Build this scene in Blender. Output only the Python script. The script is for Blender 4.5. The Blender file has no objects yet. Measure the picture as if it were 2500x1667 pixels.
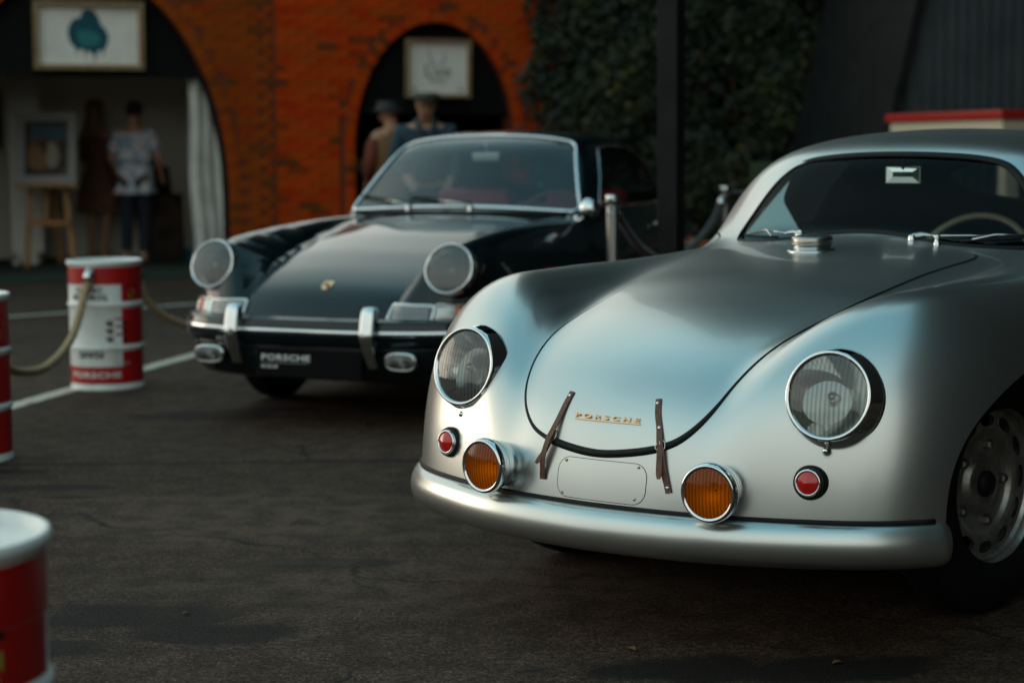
import bpy, bmesh, math, random
import numpy as np
from mathutils import Vector, Matrix

random.seed(7); np.random.seed(7)
SC = bpy.context.scene
COL = SC.collection

# ------------------------------------------------------------------ camera, sky, sun, exposure
CAM_H = 1.2048
PITCH = 5.905
ROLL = 0.384
cam_d = bpy.data.cameras.new('camera')
cam = bpy.data.objects.new('camera', cam_d); COL.objects.link(cam)
cam_d.sensor_width = 36.0; cam_d.lens = 65.0
cam_d.clip_start = 0.05; cam_d.clip_end = 600.0
cam.matrix_world = (Matrix.Translation((0, 0, CAM_H)) @ Matrix.Rotation(math.radians(90 - PITCH), 4, 'X')
                    @ Matrix.Rotation(math.radians(-ROLL), 4, 'Z'))
cam_d.dof.use_dof = True
cam_d.dof.focus_distance = 4.50
cam_d.dof.aperture_fstop = 2.6
SC.camera = cam

SUN_EL, SUN_AZ = math.radians(7.0), math.radians(-62.0)   # azimuth from +Y, clockwise positive
world = bpy.data.worlds.new('World'); SC.world = world
world.use_nodes = True
wn, wl = world.node_tree.nodes, world.node_tree.links
wn.clear()
w_out = wn.new('ShaderNodeOutputWorld'); w_bg = wn.new('ShaderNodeBackground')
w_sky = wn.new('ShaderNodeTexSky'); w_sky.sky_type = 'NISHITA'
w_sky.sun_disc = False; w_sky.sun_elevation = SUN_EL; w_sky.sun_rotation = SUN_AZ
w_sky.air_density = 1.0; w_sky.dust_density = 3.0; w_sky.ozone_density = 1.0
w_hs = wn.new('ShaderNodeHueSaturation'); w_hs.inputs['Saturation'].default_value = 0.5
w_mx = wn.new('ShaderNodeMix'); w_mx.data_type = 'RGBA'; w_mx.blend_type = 'MULTIPLY'
w_mx.inputs[0].default_value = 1.0; w_mx.inputs[7].default_value = (0.93, 1.0, 0.97, 1)
wl.new(w_sky.outputs[0], w_hs.inputs['Color']); wl.new(w_hs.outputs[0], w_mx.inputs[6])
# thin evening overcast lying over the clear sky
w_tc = wn.new('ShaderNodeTexCoord'); w_map = wn.new('ShaderNodeMapping'); w_map.inputs['Scale'].default_value = (1, 1, 2.6)
w_no = wn.new('ShaderNodeTexNoise'); w_no.inputs['Scale'].default_value = 1.7; w_no.inputs['Detail'].default_value = 6; w_no.inputs['Roughness'].default_value = .55
w_r = wn.new('ShaderNodeMapRange'); w_r.inputs[1].default_value = .30; w_r.inputs[2].default_value = .70; w_r.inputs[3].default_value = .66; w_r.inputs[4].default_value = .97
w_cl = wn.new('ShaderNodeMix'); w_cl.data_type = 'RGBA';
w_sz = wn.new('ShaderNodeSeparateXYZ'); w_rp = wn.new('ShaderNodeValToRGB')      # veil: grey-beige low, pale teal half way, blue overhead
w_rp.color_ramp.elements[0].position = .0; w_rp.color_ramp.elements[0].color = (.72, .77, .70, 1)
w_rp.color_ramp.elements[1].position = 1.; w_rp.color_ramp.elements[1].color = (.18, .45, .57, 1)
for _p, _c in ((.22, (.80, .82, .75)), (.50, (.80, .92, .87)), (.80, (.43, .69, .74))):
    _e = w_rp.color_ramp.elements.new(_p); _e.color = (*_c, 1)
w_sc = wn.new('ShaderNodeMix'); w_sc.data_type = 'RGBA'; w_sc.blend_type = 'MULTIPLY'; w_sc.inputs[0].default_value = 1; w_sc.inputs[7].default_value = (10., 10., 10., 1)
wl.new(w_tc.outputs['Generated'], w_sz.inputs[0]); wl.new(w_sz.outputs[2], w_rp.inputs[0]); wl.new(w_rp.outputs[0], w_sc.inputs[6]); wl.new(w_sc.outputs[2], w_cl.inputs[7])
wl.new(w_tc.outputs['Generated'], w_map.inputs[0]); wl.new(w_map.outputs[0], w_no.inputs['Vector']); wl.new(w_no.outputs['Fac'], w_r.inputs[0]); wl.new(w_r.outputs[0], w_cl.inputs[0])
wl.new(w_mx.outputs[2], w_cl.inputs[6]); wl.new(w_cl.outputs[2], w_bg.inputs['Color']); wl.new(w_bg.outputs[0], w_out.inputs['Surface'])
w_bg.inputs['Strength'].default_value = 0.12
sun_d = bpy.data.lights.new('sun', 'SUN'); sun = bpy.data.objects.new('sun', sun_d); COL.objects.link(sun)
sun_d.energy = 0.5; sun_d.angle = math.radians(35); sun_d.color = (1.0, 0.80, 0.62)
_sd = Vector((math.sin(SUN_AZ) * math.cos(SUN_EL), math.cos(SUN_AZ) * math.cos(SUN_EL), math.sin(SUN_EL)))
sun.rotation_euler = (-_sd).to_track_quat('-Z', 'Y').to_euler()
SC.view_settings.view_transform = 'Standard'; SC.view_settings.look = 'None'
SC.view_settings.exposure = 0.12; SC.view_settings.gamma = 1.0
SC.view_settings.use_curve_mapping = False
SC.cycles.use_denoising = True
SC.cycles.max_bounces = 10; SC.cycles.transparent_max_bounces = 16; SC.cycles.glossy_bounces = 6
SC.cycles.sample_clamp_indirect = 6.0

# ------------------------------------------------------------------ materials
MATS = {}
def mat(name, col=(.5, .5, .5), rough=.6, metal=0., coat=0., coat_rough=.04, spec=.5, trans=0., ior=1.45, sheen=0., emit=None):
    m = bpy.data.materials.new(name); m.use_nodes = True
    b = m.node_tree.nodes['Principled BSDF']
    b.inputs['Base Color'].default_value = (*col, 1); b.inputs['Roughness'].default_value = rough
    b.inputs['Metallic'].default_value = metal; b.inputs['Coat Weight'].default_value = coat
    b.inputs['Coat Roughness'].default_value = coat_rough
    b.inputs['Specular IOR Level'].default_value = spec
    b.inputs['Transmission Weight'].default_value = trans; b.inputs['IOR'].default_value = ior
    b.inputs['Sheen Weight'].default_value = sheen
    MATS[name] = m
    return m
def nodes(m): return m.node_tree.nodes, m.node_tree.links, m.node_tree.nodes['Principled BSDF']
def noise_col(m, c1, c2, scale, detail=6., lo=.35, hi=.65, coord='Object', rough_var=None, bump=0., bump_scale=None, dist=.01):
    n, l, b = nodes(m)
    tc = n.new('ShaderNodeTexCoord'); no = n.new('ShaderNodeTexNoise'); no.inputs['Scale'].default_value = scale
    no.inputs['Detail'].default_value = detail; no.inputs['Roughness'].default_value = .62
    l.new(tc.outputs[coord], no.inputs['Vector'])
    r = n.new('ShaderNodeValToRGB'); r.color_ramp.elements[0].position = lo; r.color_ramp.elements[1].position = hi
    r.color_ramp.elements[0].color = (*c1, 1); r.color_ramp.elements[1].color = (*c2, 1)
    l.new(no.outputs['Fac'], r.inputs[0]); l.new(r.outputs[0], b.inputs['Base Color'])
    if rough_var:
        mr = n.new('ShaderNodeMapRange'); mr.inputs[3].default_value, mr.inputs[4].default_value = rough_var
        l.new(no.outputs['Fac'], mr.inputs[0]); l.new(mr.outputs[0], b.inputs['Roughness'])
    if bump:
        n2 = n.new('ShaderNodeTexNoise'); n2.inputs['Scale'].default_value = bump_scale or scale * 4; n2.inputs['Detail'].default_value = 4
        l.new(tc.outputs[coord], n2.inputs['Vector'])
        bp = n.new('ShaderNodeBump'); bp.inputs['Strength'].default_value = bump; bp.inputs['Distance'].default_value = dist
        l.new(n2.outputs['Fac'], bp.inputs['Height']); l.new(bp.outputs[0], b.inputs['Normal'])
    return r
def glass(name, tint=(.85, .92, .92), rough=0.0, ior=1.5, boost=1.0, flute=None, frost=0.):
    """thin pane: tinted see-through plus Fresnel reflection; flute = (lines per metre, depth) thickness ribs of a lamp lens"""
    m = bpy.data.materials.new(name); m.use_nodes = True
    n, l = m.node_tree.nodes, m.node_tree.links; n.clear()
    o = n.new('ShaderNodeOutputMaterial'); mx = n.new('ShaderNodeMixShader')
    t = n.new('ShaderNodeBsdfTransparent'); t.inputs[0].default_value = (*tint, 1)
    g = n.new('ShaderNodeBsdfGlossy'); g.inputs['Roughness'].default_value = rough
    f = n.new('ShaderNodeFresnel'); f.inputs[0].default_value = ior
    k = n.new('ShaderNodeMath'); k.operation = 'MULTIPLY'; k.inputs[1].default_value = boost; k.use_clamp = True
    l.new(f.outputs[0], k.inputs[0]); l.new(k.outputs[0], mx.inputs[0])
    l.new(t.outputs[0], mx.inputs[1]); l.new(g.outputs[0], mx.inputs[2]); l.new(mx.outputs[0], o.inputs[0])
    if flute:
        tc = n.new('ShaderNodeTexCoord'); w = n.new('ShaderNodeTexWave'); w.wave_type = 'BANDS'; w.bands_direction = 'X'; w.wave_profile = 'SIN'
        w.inputs['Scale'].default_value = flute[0] / 20 * 2 * math.pi / 6.2832; w.inputs['Distortion'].default_value = .25; w.inputs['Detail'].default_value = 1
        l.new(tc.outputs['Object'], w.inputs['Vector'])
        r = n.new('ShaderNodeMapRange'); r.inputs[3].default_value = 1 - flute[1]; r.inputs[4].default_value = 1.0
        q = n.new('ShaderNodeMix'); q.data_type = 'RGBA'; q.blend_type = 'MULTIPLY'; q.inputs[0].default_value = 1; q.inputs[6].default_value = (*tint, 1)
        l.new(w.outputs['Fac'], r.inputs[0]); l.new(r.outputs[0], q.inputs[7]); l.new(q.outputs[2], t.inputs[0])
    if frost:                                          # pressed, frosted glass scatters part of the light
        d = n.new('ShaderNodeBsdfDiffuse'); d.inputs[0].default_value = (.85, .87, .86, 1); tl = n.new('ShaderNodeBsdfTranslucent'); tl.inputs[0].default_value = (.85, .87, .86, 1)
        a = n.new('ShaderNodeMixShader'); l.new(d.outputs[0], a.inputs[1]); l.new(tl.outputs[0], a.inputs[2])
        c = n.new('ShaderNodeMixShader'); c.inputs[0].default_value = frost; l.new(t.outputs[0], c.inputs[1]); l.new(a.outputs[0], c.inputs[2]); l.new(c.outputs[0], mx.inputs[1])
    MATS[name] = m
    return m

silver = mat('silver_paint', (.58, .605, .59), .31, .97, .35, .05)
n, l, b = nodes(silver)
_tc = n.new('ShaderNodeTexCoord'); 
_w = n.new('ShaderNodeTexNoise'); _w.inputs['Scale'].default_value = 2.3; _w.inputs['Detail'].default_value = 1
l.new(_tc.outputs['Object'], _w.inputs['Vector'])
_mr = n.new('ShaderNodeMapRange'); _mr.inputs[1].default_value = .3; _mr.inputs[2].default_value = .7; _mr.inputs[3].default_value = .29; _mr.inputs[4].default_value = .335
l.new(_w.outputs['Fac'], _mr.inputs[0]); l.new(_mr.outputs[0], b.inputs['Roughness'])
def lining(m):
    n, l, b = nodes(m); g = n.new('ShaderNodeNewGeometry'); q = n.new('ShaderNodeMixShader'); d = n.new('ShaderNodeBsdfDiffuse')
    d.inputs[0].default_value = (.012, .010, .009, 1); o = n['Material Output']
    l.new(g.outputs['Backfacing'], q.inputs[0]); l.new(b.outputs[0], q.inputs[1]); l.new(d.outputs[0], q.inputs[2]); l.new(q.outputs[0], o.inputs['Surface'])
lining(silver)
black_paint = mat('black_paint', (.0015, .0075, .0095), .35, 0, 1.0, .03, .1)
black_paint.node_tree.nodes['Principled BSDF'].inputs['Coat IOR'].default_value = 1.42; lining(black_paint)
chrome = mat('chrome', (.72, .75, .76), .07, 1)
chrome_soft = mat('worn_chrome', (.62, .64, .64), .22, 1)
steel = mat('brushed_steel', (.42, .40, .37), .30, 1)
rubber = mat('black_rubber', (.008, .009, .009), .55, spec=.25)
dark = mat('dark_void', (.0008, .0008, .0008), .9, spec=.0)
seam = mat('underbody', (.012, .012, .012), .85, spec=.2)
leather = mat('brown_leather', (.085, .034, .02), .5); noise_col(leather, (.085, .036, .022), (.17, .075, .046), 90, bump=.25, bump_scale=500, dist=.0006)
gold = mat('gilt_metal', (.78, .50, .30), .24, 1)
red_lens = mat('red_lens', (.55, .012, .008), .12, 0, .8, .02)
amber_glass = glass('amber_glass', (1.0, .43, .025), .08, 1.45, .8, (700, .5))
bright_lens = glass('frosted_lens', (.93, .95, .94), .06, 1.52, 1.8, (330, .45), .12); soft_reflector = mat('soft_reflector', (.90, .92, .90), .20, .85)
pale_reflection_m = bpy.data.materials.new('pale_reflection'); pale_reflection_m.use_nodes = True  # pale blue translucent sheet that imitates a reflection in the door window
n, l = pale_reflection_m.node_tree.nodes, pale_reflection_m.node_tree.links; b = n['Principled BSDF']; b.inputs['Base Color'].default_value = (.45, .66, .74, 1); b.inputs['Roughness'].default_value = .6
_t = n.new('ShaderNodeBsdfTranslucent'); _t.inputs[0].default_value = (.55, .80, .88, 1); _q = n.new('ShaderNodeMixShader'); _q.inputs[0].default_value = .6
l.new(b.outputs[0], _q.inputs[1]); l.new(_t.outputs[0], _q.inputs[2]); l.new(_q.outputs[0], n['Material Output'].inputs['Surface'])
clear_lens = glass('fluted_lens', (.84, .87, .86), .03, 1.52, 1.6, (560, .45), .10)
window_glass = glass('window_glass', (.80, .87, .86), .0, 1.52, .30); window_glass2 = glass('windscreen_glass', (.80, .87, .86), .0, 1.52, 1.9)
dark_glass = glass('rear_glass', (.92, .95, .95), .0, 1.5, .6)
reflector = mat('reflector', (.66, .68, .66), .07, 1); amber_reflector = mat('amber_reflector', (.95, .95, .90), .6, .7)
mirror_m = mat('mirror', (.85, .86, .86), .02, 1)
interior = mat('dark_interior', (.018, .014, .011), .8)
maroon = mat('maroon_leather', (.30, .022, .035), .45)
cream = mat('cream_plastic', (.28, .25, .17), .35)
woodrim = mat('wood_rim', (.16, .05, .022), .35)
tyre_m = mat('tyre_rubber', (.006, .006, .006), .8, spec=.15); noise_col(tyre_m, (.004, .004, .004), (.009, .0085, .008), 30)
rim_m = mat('rim_silver', (.42, .42, .40), .34, .85); noise_col(rim_m, (.22, .20, .17), (.46, .46, .44), 14, rough_var=(.5, .3))
plate_m = mat('plate_black', (.004, .004, .005), .6, spec=.08)
white_print = mat('white_print', (.72, .74, .72), .5)
orange_lens = mat('orange_lens', (.70, .16, .02), .15, 0, .6)
drum_white = mat('drum_white', (.76, .78, .76), .38); r = noise_col(drum_white, (.30, .17, .09), (.80, .82, .80), 9, 8, .22, .60, rough_var=(.55, .32), bump=.12, bump_scale=3.5, dist=.012); e_ = r.color_ramp.elements.new(.33); e_.color = (.66, .67, .64, 1)
drum_red = mat('drum_red', (.40, .006, .006), .36); r = noise_col(drum_red, (.16, .03, .015), (.44, .008, .007), 9, 8, .22, .60, rough_var=(.55, .3), bump=.12, bump_scale=3.5, dist=.012); e_ = r.color_ramp.elements.new(.32); e_.color = (.34, .006, .006, 1)
print_red = mat('print_red', (.42, .012, .012), .5)
print_dark = mat('print_dark', (.006, .010, .011), .6, spec=.1)
print_grey = mat('print_grey', (.30, .32, .31), .6)
print_gold = mat('print_gold', (.33, .23, .03), .5)
print_soft = mat('print_soft_grey', (.40, .41, .40), .6)
rope_m = mat('jute_rope', (.38, .27, .15), .9); noise_col(rope_m, (.28, .19, .10), (.48, .35, .20), 130)
velvet = mat('black_velvet', (.009, .008, .008), .8, sheen=.3)
post_m = mat('post_paint', (.008, .009, .009), .6, spec=.2); noise_col(post_m, (.0065, .0075, .0075), (.011, .012, .0115), 9, rough_var=(.6, .42))
mortar = mat('mortar', (.16, .035, .010), .95); noise_col(mortar, (.11, .026, .009), (.20, .042, .012), 25)
wood = mat('pine_wood', (.36, .17, .045), .55); noise_col(wood, (.26, .115, .03), (.43, .21, .06), 12)
frame_wood = mat('sign_frame_wood', (.30, .19, .095), .6); noise_col(frame_wood, (.22, .135, .065), (.36, .235, .125), 16)
sign_white = mat('sign_board', (.86, .83, .76), .6); noise_col(sign_white, (.80, .77, .70), (.90, .87, .80), 5)
teal = mat('teal_paint', (.003, .085, .115), .6)
teal_soft = mat('teal_paint_light', (.03, .20, .21), .6)
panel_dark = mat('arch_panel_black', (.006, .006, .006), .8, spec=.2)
room_grey = mat('room_wall_grey', (.84, .80, .70), .85)
white_cloth = mat('white_curtain', (.62, .61, .57), .8); noise_col(white_cloth, (.50, .49, .45), (.66, .65, .61), 4)
carpet = mat('green_carpet', (.010, .022, .012), .95); noise_col(carpet, (.007, .015, .008), (.014, .030, .016), 60, bump=.4, bump_scale=400)
paint_line = mat('road_paint', (.50, .47, .40), .8, spec=.2); noise_col(paint_line, (.20, .18, .15), (.60, .55, .46), 22, lo=.32, hi=.52)
leaf_m = mat('ivy_leaf', (.05, .07, .02), .55)
corr = mat('corrugated_steel', (.05, .065, .07), .6, .0, spec=.2); noise_col(corr, (.036, .050, .055), (.058, .075, .080), 2.0, rough_var=(.6, .42))
skin = mat('skin', (.42, .22, .14), .55)
hair_brown = mat('hair_brown', (.22, .105, .042), .6); hair_dark = mat('hair_dark', (.012, .009, .007), .6)
dress_m = mat('dress_brown', (.16, .062, .034), .8); noise_col(dress_m, (.10, .040, .022), (.21, .085, .046), 18)
jeans = mat('navy_trousers', (.010, .014, .022), .85)
jacket_m = mat('blue_jacket', (.016, .045, .065), .75); noise_col(jacket_m, (.010, .030, .045), (.022, .058, .082), 14)
coat_tan = mat('tan_coat', (.15, .075, .022), .8); coat_rust = mat('rust_scarf', (.14, .03, .012), .8)
cap_m = mat('grey_cap', (.085, .078, .062), .85)
shoe_m = mat('brown_shoe', (.09, .04, .018), .5)
blue_pl = mat('blue_plastic', (.01, .12, .24), .4)
red_roof = mat('red_gloss', (.42, .016, .012), .35, 0, .3); dark_red = mat('red_side', (.36, .014, .011), .4)
cream_pt = mat('cream_paint', (.66, .58, .43), .45)
green_bd = mat('green_board', (.022, .052, .014), .7)
orange_pl = mat('orange_plastic', (.36, .10, .015), .45)
dead_leaf = mat('dead_leaf', (.16, .075, .03), .8)
bush_m = mat('dark_foliage', (.03, .045, .018), .8)
# floral shirt
shirt_m = mat('floral_shirt', (.3, .32, .36), .8)
n, l, b = nodes(shirt_m)
_tc = n.new('ShaderNodeTexCoord'); _v = n.new('ShaderNodeTexVoronoi'); _v.inputs['Scale'].default_value = 9.5
l.new(_tc.outputs['Object'], _v.inputs['Vector'])
_r = n.new('ShaderNodeValToRGB'); _r.color_ramp.interpolation = 'CONSTANT'
_r.color_ramp.elements[0].color = (.80, .50, .12, 1); _r.color_ramp.elements[1].position = .17; _r.color_ramp.elements[1].color = (.38, .22, .40, 1)
_e = _r.color_ramp.elements.new(.27); _e.color = (.56, .62, .68, 1); _e = _r.color_ramp.elements.new(.54); _e.color = (.30, .36, .44, 1)
l.new(_v.outputs['Distance'], _r.inputs[0]); l.new(_r.outputs[0], b.inputs['Base Color'])
# bricks: each brick object takes its own tone from its random number
def brick_mat(name, stops):
    m = mat(name, (.3, .08, .03), .9, spec=.08)
    n, l, b = nodes(m)
    oi = n.new('ShaderNodeObjectInfo'); r = n.new('ShaderNodeValToRGB'); r.color_ramp.interpolation = 'LINEAR'
    r.color_ramp.elements[0].color = (*stops[0][1], 1); r.color_ramp.elements[0].position = stops[0][0]
    r.color_ramp.elements[1].color = (*stops[-1][1], 1); r.color_ramp.elements[1].position = stops[-1][0]
    for p, c in stops[1:-1]:
        e = r.color_ramp.elements.new(p); e.color = (*c, 1)
    at = n.new('ShaderNodeAttribute'); at.attribute_name = 'tone'
    ad = n.new('ShaderNodeMath'); ad.operation = 'ADD'
    fr = n.new('ShaderNodeMath'); fr.operation = 'FRACT'
    l.new(oi.outputs['Random'], ad.inputs[0]); l.new(at.outputs['Fac'], ad.inputs[1]); l.new(ad.outputs[0], fr.inputs[0])
    l.new(fr.outputs[0], r.inputs[0])
    tc = n.new('ShaderNodeTexCoord'); no = n.new('ShaderNodeTexNoise'); no.inputs['Scale'].default_value = 18; no.inputs['Detail'].default_value = 5
    l.new(tc.outputs['Object'], no.inputs['Vector'])
    mr = n.new('ShaderNodeMapRange'); mr.inputs[1].default_value = .3; mr.inputs[2].default_value = .7; mr.inputs[3].default_value = .72; mr.inputs[4].default_value = 1.2
    l.new(no.outputs['Fac'], mr.inputs[0])
    mx = n.new('ShaderNodeMix'); mx.data_type = 'RGBA'; mx.blend_type = 'MULTIPLY'; mx.inputs[0].default_value = 1
    l.new(r.outputs[0], mx.inputs[6]); l.new(mr.outputs[0], mx.inputs[7]); l.new(mx.outputs[2], b.inputs['Base Color'])
    bp = n.new('ShaderNodeBump'); bp.inputs['Strength'].default_value = .4; bp.inputs['Distance'].default_value = .004
    l.new(no.outputs['Fac'], bp.inputs['Height']); l.new(bp.outputs[0], b.inputs['Normal'])
    return m
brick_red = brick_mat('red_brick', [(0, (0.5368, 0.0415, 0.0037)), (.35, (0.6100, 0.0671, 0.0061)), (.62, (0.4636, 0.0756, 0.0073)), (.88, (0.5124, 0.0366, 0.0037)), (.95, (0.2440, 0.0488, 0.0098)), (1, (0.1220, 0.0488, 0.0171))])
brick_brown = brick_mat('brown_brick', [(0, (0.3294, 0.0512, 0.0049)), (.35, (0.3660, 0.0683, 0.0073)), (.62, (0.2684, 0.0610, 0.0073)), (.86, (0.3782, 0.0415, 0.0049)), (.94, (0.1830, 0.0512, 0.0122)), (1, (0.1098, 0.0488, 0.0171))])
# ivy leaf colour varies leaf by leaf
n, l, b = nodes(leaf_m)
_at = n.new('ShaderNodeAttribute'); _at.attribute_name = 'tone'
_r = n.new('ShaderNodeValToRGB'); _r.color_ramp.elements[0].color = (.008, .015, .007, 1); _r.color_ramp.elements[1].color = (.17, .145, .022, 1)
for p, c in ((.35, (.014, .024, .012)), (.65, (.030, .038, .011)), (.85, (.075, .078, .016))):
    _e = _r.color_ramp.elements.new(p); _e.color = (*c, 1)
l.new(_at.outputs['Fac'], _r.inputs[0]); l.new(_r.outputs[0], b.inputs['Base Color'])
# asphalt
asphalt = mat('asphalt', (.045, .041, .035), .85, spec=.18)
n, l, b = nodes(asphalt)
_tc = n.new('ShaderNodeTexCoord'); P = _tc.outputs['Object']
def _noise(sc, det=5, vec=None):
    q = n.new('ShaderNodeTexNoise'); q.inputs['Scale'].default_value = sc; q.inputs['Detail'].default_value = det
    l.new(vec or P, q.inputs['Vector']); return q.outputs['Fac']
def _math(op, a, bb, clamp=False):
    q = n.new('ShaderNodeMath'); q.operation = op; q.use_clamp = clamp
    for i, x in enumerate((a, bb)):
        if isinstance(x, (int, float)): q.inputs[i].default_value = x
        else: l.new(x, q.inputs[i])
    return q.outputs[0]
def _range(x, a0, a1, b0, b1, smooth=True):
    q = n.new('ShaderNodeMapRange'); q.interpolation_type = 'SMOOTHSTEP' if smooth else 'LINEAR'
    l.new(x, q.inputs[0])
    for i, y in enumerate((a0, a1, b0, b1)): q.inputs[i + 1].default_value = y
    return q.outputs[0]
def _ramp(x, stops):
    q = n.new('ShaderNodeValToRGB'); l.new(x, q.inputs[0])
    q.color_ramp.elements[0].position, q.color_ramp.elements[0].color = stops[0][0], (*stops[0][1], 1)
    q.color_ramp.elements[1].position, q.color_ramp.elements[1].color = stops[-1][0], (*stops[-1][1], 1)
    for p, c in stops[1:-1]:
        e = q.color_ramp.elements.new(p); e.color = (*c, 1)
    return q.outputs[0]
_sep = n.new('ShaderNodeSeparateXYZ'); l.new(P, _sep.inputs[0]); GX, GY = _sep.outputs[0], _sep.outputs[1]
fine = _noise(125, 3); mid = _noise(9, 6); big = _noise(.9, 4); warp = _noise(3.1, 5); wx = _noise(7.7, 4)
base = _ramp(fine, [(.30, (.015, .0100, .0072)), (.50, (.050, .0315, .0220)), (.66, (.078, .049, .034)), (.76, (.22, .14, .10))])
def _mulcol(c, fac):
    q = n.new('ShaderNodeMix'); q.data_type = 'RGBA'; q.blend_type = 'MULTIPLY'; q.inputs[0].default_value = 1
    l.new(c, q.inputs[6]); l.new(fac, q.inputs[7]); return q.outputs[2]
chips = _noise(48, 3); base = _mulcol(base, _range(chips, .28, .72, .55, 1.5)); base = _mulcol(base, _range(mid, .3, .7, .68, 1.3)); base = _mulcol(base, _range(big, .3, .7, .80, 1.18))
# spilt stains: (x, y, radius x, radius y)
stain = None
for sx, sy, rx, ry in ((-1.38, 8.42, .42, .16), (-1.15, 8.62, .25, .08), (-1.72, 6.60, .28, .07), (-1.95, 6.95, .22, .06), (-1.55, 6.42, .10, .025), (-1.0, 4.75, .30, .14), (-.75, 4.55, .22, .10), (-1.15, 4.42, .22, .09), (.55, 4.2, .5, .12), (-.55, 5.35, .25, .06)):
    dx = _math('DIVIDE', _math('SUBTRACT', GX, sx), rx); dy = _math('DIVIDE', _math('SUBTRACT', GY, sy), ry)
    r2 = _math('ADD', _math('MULTIPLY', dx, dx), _math('MULTIPLY', dy, dy))
    r2 = _math('ADD', r2, _math('MULTIPLY', _math('SUBTRACT', warp, .5), 3.2)); r2 = _math('ADD', r2, _math('MULTIPLY', _math('SUBTRACT', wx, .5), 1.6))
    s = _range(r2, .45, 1.25, 1., 0.)
    stain = s if stain is None else _math('MAXIMUM', stain, s)
q = n.new('ShaderNodeMix'); q.data_type = 'RGBA'; l.new(_math('MULTIPLY', stain, .86), q.inputs[0]); l.new(base, q.inputs[6]); q.inputs[7].default_value = (.008, .0074, .0066, 1)
base = q.outputs[2]
# paler worn, sandy patch
pale = None
for sx, sy, rx, ry, k in ((-.85, 6.05, .75, .55, 1.), (-.35, 5.1, .9, .4, .6), (-2.2, 10.6, 1.2, 1.6, .4)):
    dx = _math('DIVIDE', _math('SUBTRACT', GX, sx), rx); dy = _math('DIVIDE', _math('SUBTRACT', GY, sy), ry)
    r2 = _math('ADD', _math('ADD', _math('MULTIPLY', dx, dx), _math('MULTIPLY', dy, dy)), _math('MULTIPLY', _math('SUBTRACT', warp, .5), 1.8))
    s = _math('MULTIPLY', _range(r2, .0, 1.3, 1., 0.), k); pale = s if pale is None else _math('MAXIMUM', pale, s)
q = n.new('ShaderNodeMix'); q.data_type = 'RGBA'; l.new(_math('MULTIPLY', _math('MULTIPLY', pale, _range(mid, .35, .65, .25, 1.)), .75), q.inputs[0]); l.new(base, q.inputs[6]); q.inputs[7].default_value = (.098, .070, .046, 1)
base = q.outputs[2]
# tar joint across the lot
jd = _math('ABSOLUTE', _math('SUBTRACT', _math('ADD', GY, _math('MULTIPLY', _math('SUBTRACT', wx, .5), .07)), _math('ADD', 7.15, _math('MULTIPLY', GX, .02))), 0)
q = n.new('ShaderNodeMix'); q.data_type = 'RGBA'; l.new(_range(jd, .011, .030, .9, 0.), q.inputs[0]); l.new(base, q.inputs[6]); q.inputs[7].default_value = (.008, .008, .008, 1)
base = q.outputs[2]
vo = n.new('ShaderNodeTexVoronoi'); vo.feature = 'DISTANCE_TO_EDGE'; vo.inputs['Scale'].default_value = .55
va = n.new('ShaderNodeVectorMath'); va.operation = 'MULTIPLY_ADD'; wv = n.new('ShaderNodeTexNoise'); wv.inputs['Scale'].default_value = 2.6; wv.inputs['Detail'].default_value = 7
l.new(P, wv.inputs['Vector']); l.new(wv.outputs['Color'], va.inputs[0]); va.inputs[1].default_value = (.55, .55, 0); l.new(P, va.inputs[2]); l.new(va.outputs[0], vo.inputs['Vector'])
crack = _math('MULTIPLY', _range(vo.outputs['Distance'], .0015, .006, .85, 0.), _range(big, .48, .58, 0., 1.))
q = n.new('ShaderNodeMix'); q.data_type = 'RGBA'; l.new(crack, q.inputs[0]); l.new(base, q.inputs[6]); q.inputs[7].default_value = (.007, .006, .005, 1)
base = q.outputs[2]
l.new(base, b.inputs['Base Color'])
l.new(_math('SUBTRACT', _range(fine, .3, .7, .92, .74), _math('MULTIPLY', stain, .03)), b.inputs['Roughness'])
bp = n.new('ShaderNodeBump'); bp.inputs['Strength'].default_value = .75; bp.inputs['Distance'].default_value = .004
l.new(_math('ADD', fine, _math('MULTIPLY', mid, .6)), bp.inputs['Height']); l.new(bp.outputs[0], b.inputs['Normal'])

# ------------------------------------------------------------------ mesh helpers
def link(name, me, m=None, parent=None):
    o = bpy.data.objects.new(name, me); COL.objects.link(o)
    if m is not None:
        for mm in (m if isinstance(m, (list, tuple)) else [m]): me.materials.append(mm)
    if parent is not None: o.parent = parent
    return o
def mk(name, V, F, m=None, parent=None, smooth=True, normals=None, mi=None, fix=False):
    if normals is not None:                            # wind every face with its surface normal
        A = np.asarray(V, float); B = np.asarray(normals, float); G = []
        for f in F:
            n_ = np.cross(A[f[1]] - A[f[0]], A[f[2]] - A[f[0]]) if len(f) == 3 else np.cross(A[f[2]] - A[f[0]], A[f[3]] - A[f[1]])
            G.append(tuple(f) if n_ @ (B[f[0]] + B[f[1]] + B[f[2]]) >= 0 else tuple(reversed(f)))
        F = G
    me = bpy.data.meshes.new(name)
    me.from_pydata([tuple(map(float, v)) for v in V], [], [tuple(map(int, f)) for f in F])
    if smooth: me.polygons.foreach_set('use_smooth', [True] * len(me.polygons))
    if mi is not None: me.polygons.foreach_set('material_index', [int(i) for i in mi])
    me.update()
    if fix:
        bm = bmesh.new(); bm.from_mesh(me); bmesh.ops.recalc_face_normals(bm, faces=bm.faces); bm.to_mesh(me); bm.free()
    o = link(name, me, m, parent)
    if normals is not None:
        me.normals_split_custom_set_from_vertices([tuple(map(float, q)) for q in normals])
    return o
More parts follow.
